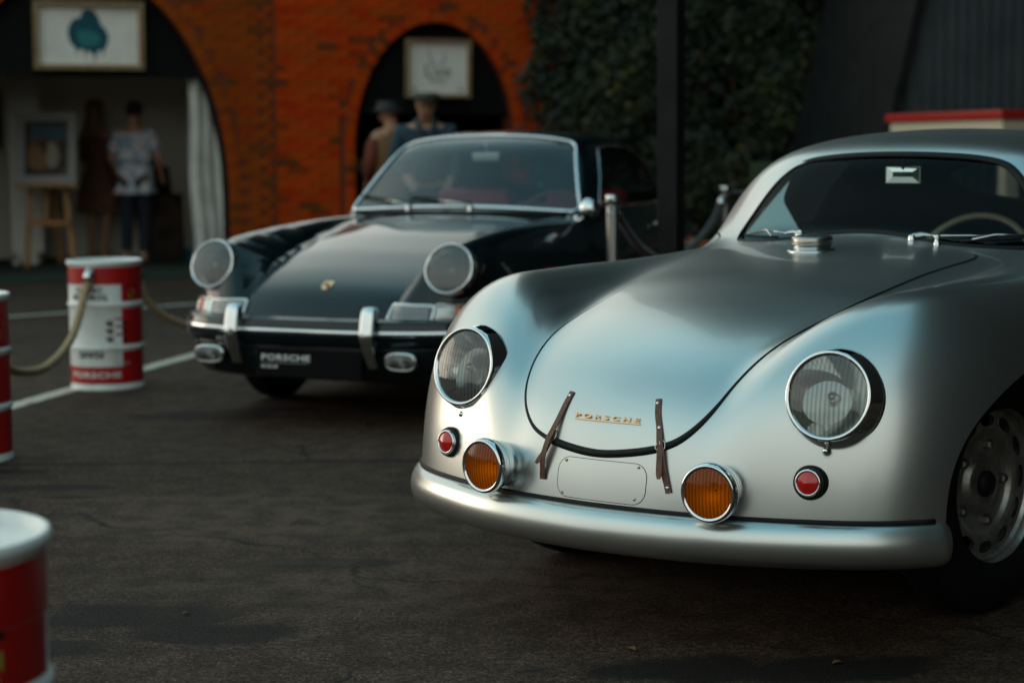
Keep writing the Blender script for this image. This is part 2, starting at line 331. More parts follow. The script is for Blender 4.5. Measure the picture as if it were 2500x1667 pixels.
def empty(name, loc, rz=0.):
    o = bpy.data.objects.new(name, None); COL.objects.link(o); o.location = loc; o.rotation_euler = (0, 0, rz)
    o.empty_display_size = .2
    return o
def tag(o, label=None, cat=None, group=None, kind=None):
    if label: o['label'] = label
    if cat: o['category'] = cat
    if group: o['group'] = group
    if kind: o['kind'] = kind
    return o
def join(parts):
    V, F, k = [], [], 0
    for v, f in parts:
        V.extend([tuple(x) for x in v]); F.extend([tuple(i + k for i in q) for q in f]); k += len(v)
    return V, F
def lathe(prof, n=48, cap0=False, cap1=False):
    """profile of (radius, height) turned about +Z"""
    V, F = [], []
    for r, z in prof:
        for i in range(n):
            t = 2 * math.pi * i / n; V.append((r * math.cos(t), r * math.sin(t), z))
    for j in range(len(prof) - 1):
        for i in range(n):
            i2 = (i + 1) % n
            F.append((j * n + i, j * n + i2, (j + 1) * n + i2, (j + 1) * n + i))
    if cap0: F.append(tuple(reversed(range(n))))
    if cap1: F.append(tuple(range((len(prof) - 1) * n, len(prof) * n)))
    return V, F
def xf(vf, M):
    V, F = vf
    return [tuple(M @ Vector(v)) for v in V], F
def axis_m(o, d, up=(0, 0, 1)):
    """matrix that takes +Z to direction d, origin to o"""
    z = Vector(d).normalized(); u = Vector(up)
    if abs(z.dot(u)) > .98: u = Vector((0, 1, 0))
    x = u.cross(z).normalized(); y = z.cross(x)
    M = Matrix(((x.x, y.x, z.x, o[0]), (x.y, y.y, z.y, o[1]), (x.z, y.z, z.z, o[2]), (0, 0, 0, 1)))
    return M
def tube(path, r, n=10, closed=False, caps=True):
    P = [Vector(p) for p in path]; N = len(P)
    rr = r if isinstance(r, (list, tuple)) else [r] * N
    V, F = [], []; nrm = None
    for i in range(N):
        if closed: t = (P[(i + 1) % N] - P[i - 1])
        else: t = P[min(i + 1, N - 1)] - P[max(i - 1, 0)]
        t.normalize()
        if nrm is None:
            nrm = Vector((0, 0, 1)) if abs(t.z) < .9 else Vector((1, 0, 0))
        nrm = (nrm - t * nrm.dot(t)).normalized(); bn = t.cross(nrm)
        for k in range(n):
            a = 2 * math.pi * k / n
            V.append(tuple(P[i] + nrm * (rr[i] * math.cos(a)) + bn * (rr[i] * math.sin(a))))
    m = N if closed else N - 1
    for i in range(m):
        j = (i + 1) % N
        for k in range(n):
            k2 = (k + 1) % n
            F.append((i * n + k, i * n + k2, j * n + k2, j * n + k))
    if caps and not closed:
        F.append(tuple(reversed(range(n)))); F.append(tuple(range((N - 1) * n, N * n)))
    return V, F
def sweep(path, normals, sec, closed=False, caps=True, scale=None):
    """sweep a section [(across, out)] along path; out follows the given normals"""
    P = [Vector(p) for p in path]; N = len(P); S = len(sec); V, F = [], []
    for i in range(N):
        t = (P[(i + 1) % N] - P[i - 1]) if closed else (P[min(i + 1, N - 1)] - P[max(i - 1, 0)])
        t.normalize(); nn = Vector(normals[i]); nn = (nn - t * nn.dot(t)).normalized(); c = t.cross(nn)
        k = scale[i] if scale else 1.
        for x, y in sec: V.append(tuple(P[i] + c * x * k + nn * y * k))
    for i in range(N if closed else N - 1):
        j = (i + 1) % N
        for k in range(S):
            k2 = (k + 1) % S
            F.append((i * S + k, j * S + k, j * S + k2, i * S + k2))
    if caps and not closed:
        F.append(tuple(range(S))); F.append(tuple(reversed(range((N - 1) * S, N * S))))
    return V, F
def bevel_box(name, sx, sy, sz, m, parent=None, bev=.005, loc=(0, 0, 0), rz=0., seg=2, link_it=True):
    bm = bmesh.new(); bmesh.ops.create_cube(bm, size=1)
    bmesh.ops.scale(bm, vec=(sx, sy, sz), verts=bm.verts)
    if bev: bmesh.ops.bevel(bm, geom=bm.edges[:], offset=bev, segments=seg, affect='EDGES', profile=.7)
    M = Matrix.Translation(loc) @ Matrix.Rotation(rz, 4, 'Z')
    bmesh.ops.transform(bm, matrix=M, verts=bm.verts)
    me = bpy.data.meshes.new(name); bm.to_mesh(me); bm.free()
    return link(name, me, m, parent)
def box_vf(x0, x1, y0, y1, z0, z1):
    V = [(x0, y0, z0), (x1, y0, z0), (x1, y1, z0), (x0, y1, z0), (x0, y0, z1), (x1, y0, z1), (x1, y1, z1), (x0, y1, z1)]
    F = [(3, 2, 1, 0), (4, 5, 6, 7), (0, 1, 5, 4), (1, 2, 6, 5), (2, 3, 7, 6), (3, 0, 4, 7)]
    return V, F
def catmull(pts, n=12, closed=False):
    P = [Vector(p) for p in pts]; out = []; N = len(P)
    for i in range(N if closed else N - 1):
        if closed: p0, p1, p2, p3 = P[i - 1], P[i], P[(i + 1) % N], P[(i + 2) % N]
        else: p0, p1, p2, p3 = P[max(i - 1, 0)], P[i], P[i + 1], P[min(i + 2, N - 1)]
        for k in range(n):
            t = k / n
            out.append(.5 * ((2 * p1) + (p2 - p0) * t + (2 * p0 - 5 * p1 + 4 * p2 - p3) * t * t + (3 * p1 - p0 - 3 * p2 + p3) * t ** 3))
    if not closed: out.append(P[-1])
    return out
def text_mesh(s, size, extrude=0., wide=1., spacing=1., bold=0., res=3):
    cu = bpy.data.curves.new('lettering', 'FONT'); cu.body = s; cu.size = size; cu.extrude = extrude
    cu.align_x = 'CENTER'; cu.align_y = 'CENTER'; cu.space_character = spacing; cu.offset = bold; cu.resolution_u = res
    o = bpy.data.objects.new('lettering', cu); COL.objects.link(o)
    dg = bpy.context.evaluated_depsgraph_get()
    me = bpy.data.meshes.new_from_object(o.evaluated_get(dg))
    V = [(v.co.x * wide, v.co.y, v.co.z) for v in me.vertices]; F = [tuple(p.vertices) for p in me.polygons]
    bpy.data.objects.remove(o); bpy.data.curves.remove(cu); bpy.data.meshes.remove(me)
    return V, F
# ------------------------------------------------------------------ car body surfaces: smooth implicit shapes in (a, b, z)
# a = metres behind the nose, b = metres to the car's left, z = height
def tab(pts, sig):
    p = np.array(pts, float); x0, x1 = p[0, 0] - .6, p[-1, 0] + .6; k = int((x1 - x0) / .004) + 1
    xs = np.linspace(x0, x1, k); ys = np.interp(xs, p[:, 0], p[:, 1])
    sl = (p[1, 1] - p[0, 1]) / (p[1, 0] - p[0, 0]); ys = np.where(xs < p[0, 0], p[0, 1] + sl * (xs - p[0, 0]), ys)
    sr = (p[-1, 1] - p[-2, 1]) / (p[-1, 0] - p[-2, 0]); ys = np.where(xs > p[-1, 0], p[-1, 1] + sr * (xs - p[-1, 0]), ys)
    m = int(4 * sig / .004) + 1; g = np.exp(-.5 * (np.arange(-m, m + 1) * .004 / sig) ** 2); g /= g.sum()
    pad = np.concatenate([ys[0] + (ys[1] - ys[0]) * np.arange(-m, 0), ys, ys[-1] + (ys[-1] - ys[-2]) * np.arange(1, m + 1)])
    ys = np.convolve(pad, g, 'valid')
    return lambda x: np.interp(x, xs, ys)
def smax(a, b, k):
    k = k * 1.5; h = np.maximum(k - np.abs(a - b), 0) / k            # curvature-continuous blend
    return np.maximum(a, b) + h * h * h * k / 6.
def smin(a, b, k): return -smax(-a, -b, k)
# ---------------- silver coupe ----------------
s_zc=tab([(-.2,.50),(0,.60),(.1,.665),(.2,.715),(.4,.785),(.7,.85),(1.0,.895),(1.3,.925),(1.6,.94),(2.6,.93),(3.0,.87),(3.4,.74),(3.7,.56),(3.9,.40)],.07)
s_zf=tab([(-.2,.6277),(0,.7277),(.15,.7986),(.3,.8476),(.45,.860),(.6,.862),(.9,.8689),(1.3,.8669),(2.0,.8669),(2.6,.86),(3.0,.80),(3.4,.66),(3.7,.50),(3.9,.38)],.06)
s_bf=tab([(0,.545),(.3,.585),(.6,.615),(1.0,.63),(2.2,.63),(3.0,.60),(3.9,.4)],.1)
s_cr=tab([(0,.34),(.3,.31),(.7,.22),(1.1,.14),(1.6,.10),(3,.16),(3.9,.3)],.1)
s_w=tab([(-.1,.6676),(0,.7526),(.1,.8284),(.25,.8698),(.45,.8813),(.8,.876),(1.3,.868),(2.2,.862),(2.8,.822),(3.3,.70),(3.7,.50),(3.9,.30)],.08)
s_af=tab([(-.9,.4642),(-.8,.3015),(-.7,.1975),(-.6,.1396),(-.5,.095),(-.36,.045),(-.2,.014),(0,0),(.2,.014),(.36,.045),(.5,.095),(.6,.1396),(.7,.1975),(.8,.3015),(.9,.4642)],.05)
s_lean=tab([(.0,-.03),(.2,-.024),(.35,-.010),(.45,.004),(.55,.026),(.65,.06),(.75,.12),(.85,.20),(1.0,.36)],.04)
s_side=tab([(.0,-.13),(.2,-.05),(.35,-.012),(.5,0),(.62,-.004),(.72,-.03),(.82,-.075),(1,-.18)],.04)
s_roof=tab([(1.2,1.146),(1.5,1.166),(1.7,1.219),(1.9,1.2524),(2.15,1.2693),(2.4,1.2563),(2.7,1.20),(3.0,1.09),(3.3,.93),(3.6,.75)],.07)
s_wc=tab([(1.2,.5706),(1.6,.6006),(2.1,.6406),(2.6,.6306),(3.0,.5506),(3.3,.4306),(3.6,.3106)],.08)
s_bot=tab([(-.2,.285),(.42,.285),(.52,.20),(3.3,.20),(3.8,.3)],.03)
def sdf_silver(p):
    a,b,z=p[...,0],np.abs(p[...,1]),p[...,2]
    bb=np.sqrt(b*b+4e-4)
    hood=s_zc(a)-s_cr(a)*bb**2*(1+.6*(bb/.6)**2)
    fen=s_zf(a)-(b-s_bf(a))**2/.44
    T=smax(hood,fen,.07)
    side=b-(s_w(a)+s_side(z))
    front=(s_af(b)+s_lean(z)-a)
    F=smax(z-T,side,.155)
    F=smax(F,front,.17)
    F=smax(F,s_bot(a)-z,.05)
    F=smax(F,a-3.86+.12*(b/.7)**2,.3)
    # greenhouse (the cabin reads a little wider to the car's left)
    b=np.where(p[...,1]>0,b*.90,b)
    roof=z-(s_roof(a)-.20*b*b-.12*b**4)
    cs=b-(s_wc(a)-(z-.90)*.42-.35*np.maximum(z-.9,0)**2)
    ws=(1.475+.25*b*b+(z-.93)*.62+1.1*np.maximum(b-.28,0)**2)-a
    G=smax(smax(roof,cs,.14),ws*.82,.10)
    G=smax(G,.7-z,.05)
    return smin(F,G,.07)

# ---------------- black coupe ----------------
n_zc=tab([(-.1,.28),(0,.40),(.05,.465),(.1,.525),(.2,.608),(.35,.672),(.6,.745),(.9,.81),(1.2,.86),(1.5,.895),(1.7,.905),(2.6,.90),(3.1,.82),(3.6,.68),(4.0,.52),(4.2,.4)],.05)
n_zf=tab([(-.1,.58),(0,.63),(.2,.755),(.32,.80),(.5,.825),(.8,.85),(1.2,.872),(1.6,.88),(2.6,.88),(3.0,.84),(3.4,.74),(3.9,.55),(4.2,.4)],.05)
n_w=tab([(-.1,.70),(0,.735),(.15,.765),(.35,.79),(.6,.802),(.9,.81),(2.2,.805),(2.8,.812),(3.4,.78),(3.9,.65),(4.2,.45)],.08)
n_af=tab([(-.9,.50),(-.8,.33),(-.72,.2),(-.62,.11),(-.5,.05),(-.3,.012),(-.15,.002),(0,0),(.15,.002),(.3,.012),(.5,.05),(.62,.11),(.72,.2),(.8,.33),(.9,.50)],.04)
n_lean=tab([(.0,.10),(.2,.05),(.3,.03),(.45,.035),(.55,.085),(.7,.165),(.8,.225),(1.0,.36)],.03)
n_side=tab([(.0,-.12),(.2,-.05),(.4,-.01),(.55,0),(.65,-.006),(.75,-.035),(.85,-.085),(1,-.18)],.03)
n_roof=tab([(1.2,1.10),(1.5,1.13),(1.8,1.245),(2.0,1.292),(2.3,1.315),(2.6,1.30),(3.0,1.20),(3.4,1.03),(3.8,.82)],.06)
n_wc=tab([(1.2,.66),(1.6,.675),(2.1,.70),(2.6,.69),(3.0,.62),(3.4,.5),(3.8,.36)],.08)
def sdf_black(p):
    a,b,z=p[...,0],np.abs(p[...,1]),p[...,2]
    bb=np.sqrt(b*b+4e-4)
    hood=n_zc(a)-.10*bb**2-.22*bb**4
    fen=n_zf(a)-(b-.605)**2/.26
    T=smax(hood,fen,.035)
    side=b-(n_w(a)+n_side(z))
    front=(n_af(b)+n_lean(z)-a)
    F=smax(z-T,side,.12)
    F=smax(F,front,.08)
    F=smax(F,.2-z,.08)
    F=smax(F,a-4.14+.12*(b/.7)**2,.3)
    dc=.9397; ds=.3420; qa,qb,qz=a-.222,b-.602,z-.698
    s_=-qa*dc+qz*ds; r_=np.sqrt(np.maximum((qa+s_*dc)**2+qb**2+(qz-s_*ds)**2,1e-9))
    F=smin(F,smax(r_-.112,s_+.030,.03),.06)
    roof=z-(n_roof(a)-.10*b*b-.10*b**4)
    cs=b-(n_wc(a)-(z-.90)*.36-.30*np.maximum(z-.9,0)**2)
    ws=(1.50+.28*b*b+(z-.90)*1.03)-a
    G=smax(smax(roof,cs,.12),ws*.70,.06)
    G=smax(G,.7-z,.05)
    return smin(F,G,.05)
def grad(sdf, P, e=.003):
    g = np.stack([sdf(P + np.array(d) * e) - sdf(P - np.array(d) * e) for d in ((1, 0, 0), (0, 1, 0), (0, 0, 1))], -1)
    return g / np.maximum(np.linalg.norm(g, axis=-1, keepdims=True), 1e-9)
def root(sdf, O, D, t0, t1, k=40, it=16):
    """first outside point when coming inwards from t1: surface hit by rays O + t D"""
    if len(O) < 2000:
        ts = np.linspace(t0, t1, k); v = sdf((O[:, None, :] + D[:, None, :] * ts[None, :, None]).reshape(-1, 3)).reshape(len(O), -1) < 0
        q = np.where(v.any(1), k - 1 - np.argmax(v[:, ::-1], axis=1), 0); lo = ts[q]; hi = ts[np.minimum(q + 1, k - 1)]
        for _ in range(it):
            m = (lo + hi) / 2; ins = sdf(O + D * m[:, None]) < 0; lo = np.where(ins, m, lo); hi = np.where(ins, hi, m)
        return O + D * ((lo + hi) / 2)[:, None]
    ts = np.linspace(t1, t0, k); hi = np.full(len(O), t1); lo = np.full(len(O), t0); done = np.zeros(len(O), bool)
    prev = np.full(len(O), t1)
    for t in ts:
        v = sdf(O + D * t); hit = (v < 0) & ~done
        lo = np.where(hit, t, lo); hi = np.where(hit, prev, hi); done |= hit; prev = np.where(done, prev, t)
    for _ in range(it):
        m = (lo + hi) / 2; ins = sdf(O + D * m[:, None]) < 0
        lo = np.where(ins, m, lo); hi = np.where(ins, hi, m)
    return O + D * ((lo + hi) / 2)[:, None]
def body_grid(sdf, o1, o2, zc, nf=170, nm=130, nb=90, nt=150):
    """half body (b >= 0) by rays from a spine; returns vertices and triangles of both halves"""
    th = np.linspace(-math.pi / 2, math.pi / 2, nt)
    O, D = [], []
    psi = np.linspace(0, math.pi / 2, nf, endpoint=False)
    for p in psi: 
        for t in th: O.append((o1, 0, zc)); D.append((-math.cos(p), math.sin(p) * math.cos(t), math.sin(p) * math.sin(t)))
    for a in np.linspace(o1, o2, nm, endpoint=False):
        for t in th: O.append((a, 0, zc)); D.append((0, math.cos(t), math.sin(t)))
    for p in np.linspace(math.pi / 2, math.pi, nb):
        for t in th: O.append((o2, 0, zc)); D.append((-math.cos(p), math.sin(p) * math.cos(t), math.sin(p) * math.sin(t)))
    O, D = np.array(O, float), np.array(D, float)
    V = root(sdf, O, D, .05, 1.75)
    ns = nf + nm + nb
    I = np.arange(ns * nt).reshape(ns, nt)
    a, b, c, d = I[:-1, :-1].ravel(), I[1:, :-1].ravel(), I[1:, 1:].ravel(), I[:-1, 1:].ravel()
    T = np.concatenate([np.stack([a, b, c], 1), np.stack([a, c, d], 1)])
    V2 = V * np.array([1, -1, 1]); T2 = T[:, ::-1] + len(V)
    V = np.concatenate([V, V2]); T = np.concatenate([T, T2])
    # weld the seam and poles
    key = np.round(V / 2e-5).astype(np.int64); _, first, inv = np.unique(key, axis=0, return_index=True, return_inverse=True)
    inv = inv.ravel(); V = V[first]; T = inv[T]
    T = T[(T[:, 0] != T[:, 1]) & (T[:, 1] != T[:, 2]) & (T[:, 0] != T[:, 2])]
    # orient outwards
    c = V[T].mean(1); fn = np.cross(V[T[:, 1]] - V[T[:, 0]], V[T[:, 2]] - V[T[:, 0]]); g = grad(sdf, c)
    fl = (fn * g).sum(1) < 0; T[fl] = T[fl][:, ::-1]
    return V, T
def clip(V, T, d):
    """split triangles along d = 0; returns (V, T keep d>=0, T keep d<0, boundary edges)"""
    d = np.where(np.abs(d) < 1e-9, 1e-9, d); s = d > 0; c = s[T].sum(1)
    pos, neg = [T[c == 3]], [T[c == 0]]
    mixed = T[(c > 0) & (c < 3)]; Vn = [V]; nv = len(V); cache = {}; new = []; edges = []
    def cut(i, j):
        nonlocal nv
        k = (i, j) if i < j else (j, i)
        if k not in cache:
            t = d[i] / (d[i] - d[j]); new.append(V[i] + (V[j] - V[i]) * t); cache[k] = nv; nv += 1
        return cache[k]
    p2, n2 = [], []
    for tri in mixed:
        m = [bool(s[i]) for i in tri]; one = m.index(True) if sum(m) == 1 else m.index(False)
        i, j, k = tri[one], tri[(one + 1) % 3], tri[(one + 2) % 3]
        ij, ik = cut(i, j), cut(i, k)
        A = [(i, ij, ik)]; B = [(ij, j, k), (ij, k, ik)]
        if sum(m) == 1: p2 += A; n2 += B; edges.append((ij, ik))
        else: n2 += A; p2 += B; edges.append((ik, ij))
    V = np.concatenate([V, np.array(new).reshape(-1, 3)])
    g = lambda a, b: np.concatenate([a[0], np.array(b, int).reshape(-1, 3)])
    return V, g(pos, p2), g(neg, n2), edges
def compact(V, T):
    u, inv = np.unique(T.ravel(), return_inverse=True)
    return V[u], inv.reshape(T.shape), u
def poly_sd(poly, X, Y, R=None):
    """signed distance to a closed polygon, negative inside"""
    poly = np.asarray(poly, float); out = np.full(len(X), 9.); ins = np.zeros(len(X), bool)
    P = np.stack([X, Y], 1)
    for i in range(len(poly)):
        a, b = poly[i], poly[(i + 1) % len(poly)]; e = b - a; w = P - a
        t = np.clip((w @ e) / max(e @ e, 1e-12), 0, 1); q = w - t[:, None] * e
        out = np.minimum(out, (q * q).sum(1))
        cnd = (a[1] > P[:, 1]) != (b[1] > P[:, 1])
        with np.errstate(divide='ignore', invalid='ignore'):
            xi = a[0] + (P[:, 1] - a[1]) / (b[1] - a[1]) * e[0]
        ins ^= cnd & (P[:, 0] < xi)
    r = np.sqrt(out)
    return np.where(ins, -r, r)
L3 = lambda V: np.asarray(V)[:, [1, 0, 2]]          # (a,b,z) -> local (x=b, y=a, z)
def panel(name, sdf, V, T, m, parent, off=0., skirt=None, skirt_mat=None):
    """one sheet of bodywork with exact surface normals; skirt = depth of the folded edge"""
    V, T, _ = compact(V, T); N = grad(sdf, V); W = V + N * off
    F = [tuple(t[::-1]) for t in T]                 # axis swap mirrors, so flip
    VV, NN = [W], [N]; nface = len(F)
    if skirt:
        ed = {}
        for t in T:
            for i in range(3):
                e = (t[i], t[(i + 1) % 3])
                if (e[1], e[0]) in ed: ed.pop((e[1], e[0]))
                else: ed[e] = 1
        k = len(W); idx = {}; X, XN = [], []
        for i, j in ed:
            for q in (i, j):
                if q not in idx: idx[q] = k + len(X); X += [W[q], W[q] - N[q] * skirt]; XN += [[0, 0, 0], [0, 0, 0]]
            tdir = W[j] - W[i]; sn = np.cross(tdir, N[i]); ln = np.linalg.norm(sn)
            if ln > 0:
                for q in (i, j): 
                    for z in (0, 1): XN[idx[q] - k + z] = list(np.array(XN[idx[q] - k + z]) + sn / ln)
            F.append((idx[i], idx[j], idx[j] + 1, idx[i] + 1)[::1])
        if X:
            XN = np.array(XN, float); XN /= np.maximum(np.linalg.norm(XN, axis=1, keepdims=True), 1e-9)
            VV.append(np.array(X)); NN.append(XN)
    return mk(name, L3(np.concatenate(VV)), F, [m, seam] if skirt else m, parent, True, L3(np.concatenate(NN)), [0] * nface + [1] * (len(F) - nface) if skirt else None)
def on_front(sdf, b, z, a0=-.3, a1=2.2):
    b = np.atleast_1d(np.asarray(b, float)); z = np.atleast_1d(np.asarray(z, float))
    O = np.stack([np.full(len(b), a1), b, z], 1); D = np.tile(np.array([[-1., 0, 0]]), (len(b), 1))
    ts = np.linspace(0, a1 - a0, 200); L = len(b)
    v = sdf((O[:, None, :] + D[:, None, :] * ts[None, :, None]).reshape(-1, 3)).reshape(L, -1) < 0
    k = np.where(v.any(1), v.shape[1] - 1 - np.argmax(v[:, ::-1], axis=1), 0)      # last inside sample, coming from the front
    lo = ts[k]; hi = ts[np.minimum(k + 1, len(ts) - 1)]
    for _ in range(24):
        m = (lo + hi) / 2; i = sdf(O + D * m[:, None]) < 0; lo = np.where(i, m, lo); hi = np.where(i, hi, m)
    return O + D * lo[:, None]
def on_top(sdf, a, b, z1=1.6):
    a = np.atleast_1d(np.asarray(a, float)); b = np.atleast_1d(np.asarray(b, float))
    O = np.stack([a, b, np.full(len(a), .45)], 1); D = np.tile(np.array([[0, 0, 1.]]), (len(a), 1))
    return root(sdf, O, D, 0, z1 - .45, 120, 22)
def on_side(sdf, a, z, sgn=1):
    a = np.atleast_1d(np.asarray(a, float)); z = np.atleast_1d(np.asarray(z, float))
    O = np.stack([a, np.zeros(len(a)), z], 1); D = np.tile(np.array([[0, float(sgn), 0]]), (len(a), 1))
    return root(sdf, O, D, 0.05, 1.1, 120, 22)
def lp(P): return [tuple(q) for q in L3(np.asarray(P))]   # to local points

def make_wheel(parent, b, a, z, R, rim_r, side, style):
    """wheel with tyre and rim; outer face looks to +b when side = 1"""
    root_ = bpy.data.objects.new('wheel', None); COL.objects.link(root_); root_.parent = parent
    root_.location = (b, a, z); root_.rotation_euler = (0, math.radians(90 * side), 0)
    w = .072
    prof = [(rim_r - .012, -w), (rim_r + .02, -w - .006), (R - .05, -w + .0), (R - .018, -w + .012), (R - .004, -w + .028), (R, -.02), (R, .02), (R - .004, w - .028), (R - .018, w - .012), (R - .05, w), (rim_r + .02, w + .006), (rim_r + .004, w + .001), (rim_r - .012, w - .006)]
    V, F = lathe(prof, 64); mk('tyre', V, F, tyre_m, root_)
    # rim disc, slotted
    pr = [(rim_r - .030, -.06), (rim_r - .012, -.055), (rim_r - .014, .040), (rim_r - .004, .058), (rim_r + .003, .066), (rim_r + .001, .058)]
    V, F = lathe(pr, 64)
    rings = np.array([(rim_r - .016, .040), (rim_r - .022, .030), (rim_r - .034, .026), (rim_r - .046, .027), (rim_r - .058, .029), (rim_r - .068, .028), (rim_r - .078, .022), (rim_r - .088, .010), (rim_r - .100, .004), (.080, .004), (.074, .010), (.066, .020), (.058, .022), (.045, .020), (.030, .021), (.012, .022)])
    if style == 'slot':
        nseg = 180; vv = []; 
        rr = np.interp(np.linspace(0, len(rings) - 1, 90), np.arange(len(rings)), rings[:, 0]); zz = np.interp(np.linspace(0, len(rings) - 1, 90), np.arange(len(rings)), rings[:, 1])
        for r, zq in zip(rr, zz):
            for i in range(nseg):
                t = 2 * math.pi * i / nseg; vv.append((r * math.cos(t), r * math.sin(t), zq))
        vv = np.array(vv); I = np.arange(len(vv)).reshape(90, nseg); J = np.roll(I, -1, 1)
        T = np.concatenate([np.stack([I[:-1].ravel(), J[:-1].ravel(), J[1:].ravel()], 1), np.stack([I[:-1].ravel(), J[1:].ravel(), I[1:].ravel()], 1)])
        ang = np.arctan2(vv[:, 1], vv[:, 0]); rad = np.hypot(vv[:, 0], vv[:, 1]); nh = 12
        da = (ang * nh / (2 * math.pi)); da = (da - np.round(da)) * 2 * math.pi / nh * (rim_r - .05)
        d = ((np.abs(da) / .029) ** 2.6 + (np.abs(rad - (rim_r - .046)) / .0150) ** 2.6) ** (1 / 2.6) - 1
        vv, T, _, ed = clip(vv, T, d)
        # rolled lip round every slot
        X = [tuple(v) for v in vv]; FF = [tuple(t) for t in T]; k = {}
        for i, j in ed:
            for q in (i, j):
                if q not in k: k[q] = len(X); X.append((vv[q][0], vv[q][1], vv[q][2] - .012))
            FF.append((i, j, k[j], k[i]))
        V, F = join([(V, F), (X, FF)])
    else:
        V2, F2 = lathe([tuple(q) for q in rings], 64); V, F = join([(V, F), (V2, F2)])
    rim = mk('rim', V, F, rim_m, root_)
    V, F = lathe([(rim_r - .02, -.03), (.02, -.03)], 40); mk('brake_drum', V, F, dark, root_)
    # nuts and hub cap
    for i in range(5):
        t = 2 * math.pi * (i + .25) / 5
        V, F = xf(lathe([(.0145, 0), (.0145, .014), (.010, .020), (.004, .022)], 6, cap1=True), Matrix.Translation((.105 * math.cos(t), .105 * math.sin(t), .004)))
        mk('wheel_nut', V, F, chrome_soft if style != 'slot' else steel, rim, smooth=False)
    V, F = lathe([(.034, .015), (.034, .032), (.028, .040), (.012, .043), (.0, .043)] if style == 'slot' else [(.085, .018), (.08, .032), (.06, .042), (.03, .046), (.0, .047)], 32)
    mk('hub_cap', V, F, rubber if style == 'slot' else chrome, root_)
    return root_
def make_lamp(name, parent, c, d, rl, ro, depth, ring_m, bucket_m, lens_m, flutes=True, dome=.012, bulb=True, screw=False, ring_prof=None):
    """round lamp: c = lens centre (a,b,z), d = facing direction in (a,b,z)"""
    o = bpy.data.objects.new(name, None); COL.objects.link(o); o.parent = parent
    M = axis_m((c[1], c[0], c[2]), (d[1], d[0], d[2])); o.matrix_local = M
    # lens (domed, vertical flutes in real relief)
    nr, nt_ = 26, 120; V, F = [], []
    for i in range(nr + 1):
        r = rl * i / nr
        for k in range(nt_):
            t = 2 * math.pi * k / nt_; x, y = r * math.cos(t), r * math.sin(t)
            z = dome * (1 - (r / rl) ** 2)
            if flutes: z += flutes * math.cos(x / rl * 2 * math.pi * 15) * min(1, (rl - r) / (.12 * rl)) * (1 if y < rl * .35 else .45)
            V.append((x, y, z))
    for i in range(nr):
        for k in range(nt_):
            k2 = (k + 1) % nt_; F.append((i * nt_ + k, i * nt_ + k2, (i + 1) * nt_ + k2, (i + 1) * nt_ + k)[::-1])
    mk('lens', V, F, lens_m, o)
    prof = ring_prof or [(rl - .003, .0005), (rl + .001, .0045), (rl + .006, .005), (rl + .010, .001), (ro - .004, -.016), (ro, -.030), (ro + .001, -.040), (ro - .006, -.043)]
    V, F = lathe(prof, 80); mk('trim_ring', V, F, ring_m, o)
    V, F = lathe([(rl * q, -.002 - depth * .62 * (1 - q * q)) for q in np.linspace(1, .04, 22)], 64); mk('reflector', V, F, amber_reflector if lens_m is amber_glass else soft_reflector if lens_m is bright_lens else reflector, o)
    V, F = lathe([(ro - .006, -.036), (ro - .010, -depth * .7), (ro * .8, -depth), (.0, -depth)], 48); mk('bucket', V, F, bucket_m, o)
    if bulb:
        V, F = lathe([(.0, -.012), (.008, -.014), (.013, -.024), (.013, -.036), (.008, -depth * .8)], 20); mk('bulb', V, F, chrome_soft, o)
    if screw:
        V, F = xf(lathe([(.010, 0), (.010, .006), (.007, .012), (.003, .015), (.0, .0155)], 20), Matrix.Translation((0, -(ro + .006), -.026)))
        mk('trim_screw', V, F, chrome, o)
    return o

def make_well(parent, a, z, r0, r1, b0, b1, sg):
    """dark wheel well: half drum over the wheel, open downwards"""
    V, F = [], []; n_ = 28
    for r, b in ((.02, b0), (r0, b0), (r1, b1)):
        for i in range(n_ + 1):
            t = math.pi * (i / n_) ; V.append((b * sg, a + r * math.cos(t), z - .06 + r * math.sin(t) * 1.0))
    for j in range(2):
        for i in range(n_): F.append((j * (n_ + 1) + i, j * (n_ + 1) + i + 1, (j + 1) * (n_ + 1) + i + 1, (j + 1) * (n_ + 1) + i))
    return mk('wheel_well', V, F, dark, parent)
# ================================================================== silver coupe
CAR1 = (0.195, 4.436, 0.641); CAR2 = (-0.907, 8.006, 0.421)
def sym_poly(half):                                  # closed polygon from points with b >= 0, top centre first
    return half + [(-b, z) for b, z in reversed(half) if b > 1e-6]
def smooth_poly(pts, k=6):
    return [(p.x, p.y) for p in catmull([(x, y, 0) for x, y in pts], k, True)]

